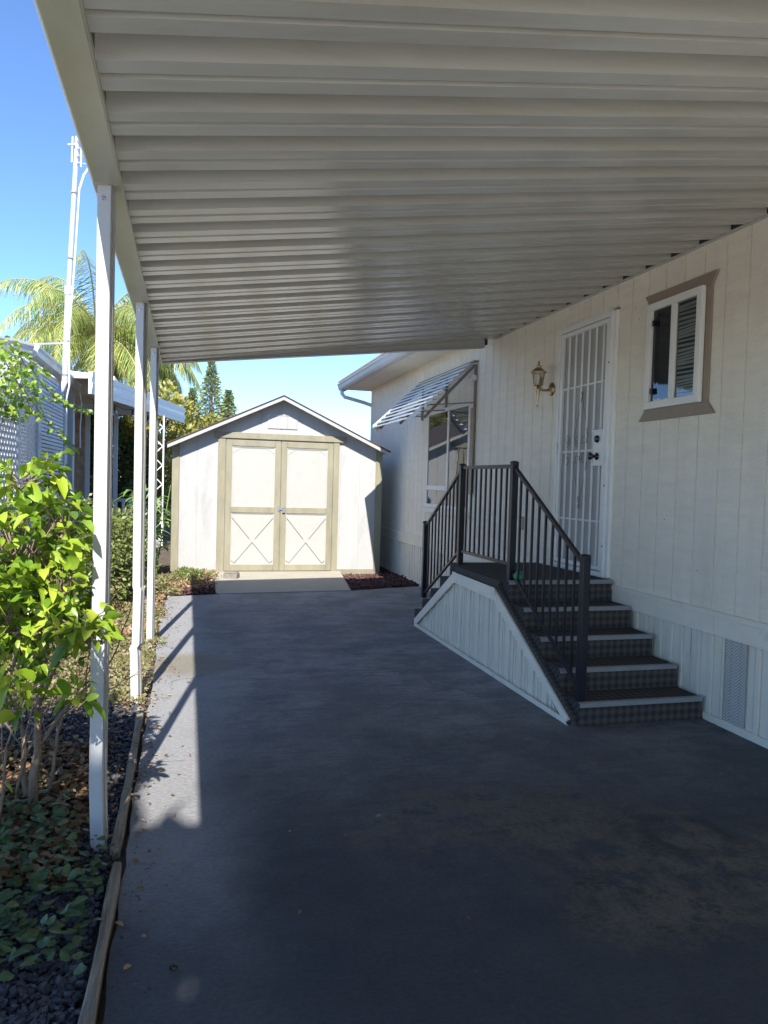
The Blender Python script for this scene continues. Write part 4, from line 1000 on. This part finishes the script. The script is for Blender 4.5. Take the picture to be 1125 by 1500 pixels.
# patio cover beyond
pc = thing('patio_cover', (-1.6, 15.5, 0), "neighbour's white patio cover with ribbed fascia beyond the lattice carport", 'patio cover')
P0 = Vector((-1.50, 12.6)); P1 = Vector((-.10, 18.2)); dv = (P1-P0).normalized(); nv_ = Vector((dv.y, -dv.x))
k = MB()
for i in range(4):
    o_ = .012*(i % 2); zb = 2.74+.088*i
    k.prism([(P0.x+nv_.x*o_, P0.y+nv_.y*o_, zb), (P0.x-nv_.x*.05, P0.y-nv_.y*.05, zb), (P0.x-nv_.x*.05, P0.y-nv_.y*.05, zb+.086), (P0.x+nv_.x*(o_+.01), P0.y+nv_.y*(o_+.01), zb+.086)], (dv.x*5.77, dv.y*5.77, 0))
k.build('fascia', M['nfascia'], pc)
k = MB(); k.prism([(P0.x-.06, P0.y, 2.98), (P1.x-.06, P1.y, 2.98), (P1.x-4.2, P1.y+1.0, 2.98), (P0.x-4.2, P0.y+1.0, 2.98)], (0, 0, .05)); k.build('roof', M['nroof'], pc)
k = MB()
k.bar((-4.5, 15.9, 2.78), (-.72, 15.9, 2.78), .10, .18); k.build('beam', M['bluegrey'], pc)
for x, y, w in ((-1.95, 15.9, .08), (-1.42, 15.9, .08), (-2.55, 15.9, .08)):
    k = MB(); k.box(x-w/2, x+w/2, y-w/2, y+w/2, 0, 2.69); k.build('post', M['bluegrey'], pc, origin=(x, y, 0))
k = MB(); x, y = -.62, 16.3; k.box(x-.13, x-.10, y-.02, y+.02, 0, 2.74); k.box(x+.10, x+.13, y-.02, y+.02, 0, 2.74)
for i in range(13): s = 1 if i % 2 else -1; k.bar((x-s*.1, y, .1+i*.2), (x+s*.1, y, .3+i*.2), .035, .02)
k.build('lattice_post', M['nfascia'], pc)
# string lights
sl = thing('string_lights', (-1.2, 13.9, 2.6), 'black string lights with clear bulbs hanging under the patio cover edge', 'string lights')
k = MB(); pts_ = [P0.lerp(P1, t/12)*1.0 for t in range(13)]; pl_ = [(p.x-.12, p.y, 2.72-.05*math.sin(i*1.9)**2) for i, p in enumerate(pts_)]; k.tube(pl_, .008, 5); k.build('wire', M['cableb'], sl)
for i in (1, 2, 3, 5, 7, 9, 10):
    p = pl_[i]; k = MB(); k.lathe((p[0], p[1], p[2]-.19), [(.006, 0), (.035, .02), (.042, .05), (.025, .09)], 10); b_ = k.build('bulb', M['glass2'], sl); k = MB(); k.lathe((p[0], p[1], p[2]-.10), [(.022, 0), (.022, .07), (.01, .1)], 8); k.build('socket', M['cableb'], b_)
# porch railing
pr_ = thing('porch_railing', (-1.9, 15.2, 0), 'short white and grey baluster railing under the patio cover', 'railing')
k = MB(); k.bar((-3.2, 15.3, .98), (-1.05, 15.3, .98), .07, .06); k.build('top_rail', M['bluegrey'], pr_)
k = MB(); k.bar((-3.2, 15.3, .58), (-1.05, 15.3, .58), .07, .06); k.build('bottom_rail', M['nfascia'], pr_)
for i in range(16):
    k = MB(); x = -3.1+i*.135; k.box(x-.025, x+.025, 15.28, 15.32, .6, .96); k.build('baluster', M['nfascia'], pr_, origin=(x, 15.3, .6))
# far roof edge behind gutter
fh = thing('neighbour_house', (-6, 19, 0), 'pale house with a flat-edged beige roof standing behind the patio cover', 'house')
k = MB(); k.box(-9, -2.9, 17.4, 24, 0, 3.28); k.build('wall', M['trim'], fh)
k = MB(); k.prism([(-9.2, 16.9, 3.30), (-1.55, 16.9, 3.30), (-1.55, 16.9, 3.58), (-9.2, 16.9, 4.1)], (0, 7.3, 0)); k.build('roof', M['trim'], fh)

# palm
def palm(name, label, base, H_, seed, nf=26, Lf=3.6, group=None, lean=(0,0)):
    rr = random.Random(seed); t = thing(name, base, label, 'palm tree', group); bx, by = base[0], base[1]
    k = MB(); n_ = 14
    k.tube([(bx+lean[0]*(i/n_), by+lean[1]*(i/n_), H_*i/n_) for i in range(n_+1)], [.19-.05*i/n_ + (.012 if i % 2 else 0) for i in range(n_+1)], 12); k.build('trunk', M['bark2'], t)
    c = Vector((bx+lean[0], by+lean[1], H_)); cr = MB(); ri = MB()
    for i in range(nf):
        a = i*2.399+rr.uniform(-.2,.2); el = 1.25 - 1.5*(i/nf) + rr.uniform(-.1,.1); L = Lf*rr.uniform(.8,1.05)
        d0 = Vector((math.cos(a)*math.cos(el), math.sin(a)*math.cos(el), math.sin(el)))
        pts = [c+Vector((0,0,.1))]; d_ = d0.copy(); ns = 22
        for j in range(ns):
            d_ = (d_ + Vector((0,0,-.085-.0035*j))).normalized(); pts.append(pts[-1]+d_*L/ns)
        ri.tube(pts, [.03*(1-.85*j/ns) for j in range(ns+1)], 4, cap=False)
        sd = d0.cross(Vector((0,0,1))).normalized()
        for j in range(3, ns+1):
            for sub in range(6):
                p = pts[j-1].lerp(pts[j], sub/6); tt = j/ns; ll = .75*math.sin(math.pi*min(1, .18+tt*.80))*rr.uniform(.75,1.1)+.06
                for s in (-1, 1):
                    dd = (sd*s*rr.uniform(.5,.9) + (pts[j]-pts[j-1]).normalized()*.5 + Vector((rr.uniform(-.15,.15),rr.uniform(-.15,.15),-.35-rr.uniform(0,.9)))).normalized()
                    m1 = p+dd*ll*.5; d2 = (dd+Vector((0,0,-.7))).normalized(); m2 = m1+d2*ll*.55; wv = (pts[j]-pts[j-1]).normalized()*.012
                    n0 = len(cr.v); cr.v += [tuple(p-wv*.6), tuple(p+wv*.6), tuple(m1+wv), tuple(m1-wv), tuple(m2)]; cr.f += [(n0,n0+1,n0+2,n0+3),(n0+3,n0+2,n0+4)]
    cr.build('fronds', M['palm'], t); ri.build('frond_ribs', M['palmrib'], t)
    k = MB()
    for i in range(5):
        a = rr.uniform(0, 6.28); k.tube([c+Vector((0,0,-.3)), c+Vector((math.cos(a)*.25, math.sin(a)*.25, .2)), c+Vector((math.cos(a)*.75, math.sin(a)*.75, .7))], [.12,.09,.02], 6)
    k.build('dead_sheath', M['palmdead'], t)
    return t
palm('palm_tree', 'tall feathery yellow-green palm rising behind the patio cover and antenna mast', (-2.05, 21.5, 0), 5.0, 3, nf=40, Lf=3.9, lean=(-.4, 0))
palm('palm_tree', 'second palm whose drooping fronds hang beside the carport corner over the shed roof', (-1.25, 23.0, 0), 4.9, 8, nf=26, Lf=2.75, lean=(-.2,0))
def tree(name, label, base, H_, r, n_, m, L0, L1, seed, group=None, cz=None, lumps=26):
    rr = random.Random(seed); t = thing(name, base, label, 'tree', group); bx, by = base[0], base[1]
    czz = H_-r[2]; k = MB(); ls = []
    for i in range(lumps):
        u = rdir(rr); ls.append((Vector((bx+u.x*r[0]*.7, by+u.y*r[1]*.7, czz+u.z*r[2]*.7)), rr.uniform(.22,.42)))
    for _ in range(n_):
        cc, s = rr.choice(ls); u = rdir(rr); rad = rr.uniform(.2,1)**.5
        p = cc+Vector((u.x*r[0], u.y*r[1], u.z*r[2]))*s*rad; d_ = (u+rdir(rr)).normalized(); L = rr.uniform(L0, L1)
        k.leaf4(p, d_, d_.cross(rdir(rr)).normalized(), L, L*.6)
    k.build('crown', m, t)
    s_ = MB(); s_.tube([(bx, by, -.1), (bx+.05, by, czz*.5), (bx, by, czz)], [.05*H_**.7, .04*H_**.7, .025*H_**.7], 9)
    for i in range(9):
        cc = ls[i][0]; s_.tube([(bx, by, czz*rr.uniform(.5,.9)), ((bx+cc.x)/2, (by+cc.y)/2, (czz*.8+cc.z)/2), cc], [.018*H_**.7, .012*H_**.7, .006], 6)
    s_.build('trunk', M['bark2'], t); return t
def conifer(label, base, H_, R_, seed, group):
    rr = random.Random(seed); t = thing('conifer', base, label, 'tree', group); k = MB()
    for _ in range(6500):
        tt = rr.random()**1.1; z = H_*(.12+.88*tt); rad = R_*(1-tt)**.95*rr.uniform(.25,1.1)*(1.1-.6*((z*2.3+.3*math.sin(rr.randint(0,5)*1.3)) % 1)); a = rr.uniform(0, 6.28)
        p = Vector((base[0]+rad*math.cos(a), base[1]+rad*math.sin(a), z)); d_ = Vector((math.cos(a), math.sin(a), rr.uniform(-.4,.5))).normalized(); L = rr.uniform(.07,.17)
        k.leaf4(p, d_, d_.cross(rdir(rr)).normalized(), L, L*.4)
    k.build('crown', M['conifer'], t); k = MB(); k.tube([(base[0], base[1], -.1), (base[0], base[1], H_*.95)], [.18,.03], 8); k.build('trunk', M['bark2'], t)
gc = 'conifers beyond the shed roof'
conifer('tallest dark green pointed conifer above the left slope of the shed roof', (.75, 27, 0), 5.6, 1.5, 3, gc)
conifer('shorter conifer to the right of the tallest one above the shed roof', (1.36, 27, 0), 4.6, 1.3, 5, gc)
conifer('slim conifer to the left of the tallest one above the shed roof', (.12, 27, 0), 4.6, 1.2, 6, gc)
gt = 'garden trees beyond the patio'
tree('broadleaf_tree', 'yellow-green sunlit tree directly behind the left corner of the shed', (-.75, 19.5, 0), 4.0, (1.1,1.1,1.9), 9000, M['treey'], .07, .14, 41, gt)
tree('broadleaf_tree', 'tan and gold tree below the conifers above the shed eave', (.1, 23.5, 0), 3.75, (1.3,1.2,1.45), 7000, M['treey'], .08, .16, 43, gt)
tree('broadleaf_tree', 'dark leafy tree seen under the patio cover behind the railing', (-2.1, 18.6, 0), 3.4, (1.3,.9,1.75), 9000, M['treed'], .07, .14, 44, gt)
tree('broadleaf_tree', 'mixed green tree seen under the patio cover at its left end', (-3.9, 19.2, 0), 3.5, (1.3,1.0,1.7), 8000, M['treey'], .07, .14, 45, gt)
tree('broadleaf_tree', 'tall dark tree closing the view between the patio posts', (-3.2, 23.5, 0), 4.6, (2.6,1.0,2.3), 14000, M['treed'], .10, .20, 47, gt, lumps=50)
k = MB(); k.tube([(-2.35, 17.6, -.1), (-2.3, 17.6, 1.5), (-2.33, 17.6, 3.4)], [.17,.15,.14], 10)
t = thing('bare_trunk', (-2.3, 17.6, 0), 'rough brown palm trunk standing behind the patio railing', 'tree'); k.build('trunk', M['bark2'], t)
# tree behind the viewer whose crown shades the near bed
tree('broadleaf_tree', 'leafy tree behind the near end of the carport', (-2.4, -3.98, 0), 6.6, (2.5,2.3,2.3), 17000, M['treed'], .2, .36, 51, None, lumps=90)
bush('hedge_bush', 'low green bush near the second and third posts beneath the lattice', 'bush', (-1.75, 6.6, .25), (.45, 1.1, .35), 3500, M['hedge'], .03, .06, seed=14, lumps=12)

# ------------------------------------------------------------------ light, sky, camera
SUNV = Vector((-.1725, -1.03, 1)).normalized()
el = math.asin(SUNV.z); az = math.atan2(SUNV.x, SUNV.y)
W = bpy.data.worlds.new('World'); S.world = W; W.use_nodes = True; nt = W.node_tree
sky = nt.nodes.new('ShaderNodeTexSky'); sky.sky_type = 'NISHITA'; sky.sun_disc = False; sky.sun_elevation = el; sky.sun_rotation = az
sky.air_density = 1.2; sky.dust_density = .0; sky.ozone_density = 7.5; sky.altitude = 4000
bg = nt.nodes['Background']; nt.links.new(sky.outputs[0], bg.inputs[0]); bg.inputs[1].default_value = .075
sd = bpy.data.lights.new('sun', 'SUN'); sd.energy = 2.3; sd.angle = math.radians(.53); sd.color = (1, .96, .90)
so_ = bpy.data.objects.new('sun', sd); C.objects.link(so_); so_.rotation_euler = SUNV.to_track_quat('Z', 'Y').to_euler(); so_.location = (-5, -20, 20)

yaw, pitch, roll = map(math.radians, (14.92008512, -2.21737461, 1.60386277))
fwd = Vector((math.sin(yaw)*math.cos(pitch), math.cos(yaw)*math.cos(pitch), math.sin(pitch)))
right = Vector((math.cos(yaw), -math.sin(yaw), 0)); up = right.cross(fwd)
r2_ = right*math.cos(roll) + up*math.sin(roll); u2_ = -right*math.sin(roll) + up*math.cos(roll)
cam = bpy.data.cameras.new('camera'); co = bpy.data.objects.new('camera', cam); C.objects.link(co)
co.matrix_world = Matrix(((r2_.x, u2_.x, -fwd.x, 0), (r2_.y, u2_.y, -fwd.y, 0), (r2_.z, u2_.z, -fwd.z, 1.45), (0,0,0,1)))
cam.sensor_fit = 'VERTICAL'; cam.sensor_height = 36; cam.lens = 1083/1500*36; cam.clip_end = 1000; cam.clip_start = .02
S.camera = co
S.view_settings.view_transform = 'Standard'; S.view_settings.look = 'None'; S.view_settings.gamma = 1; S.view_settings.exposure = 2.15
S.cycles.max_bounces = 12; S.cycles.diffuse_bounces = 6; S.cycles.transparent_max_bounces = 12
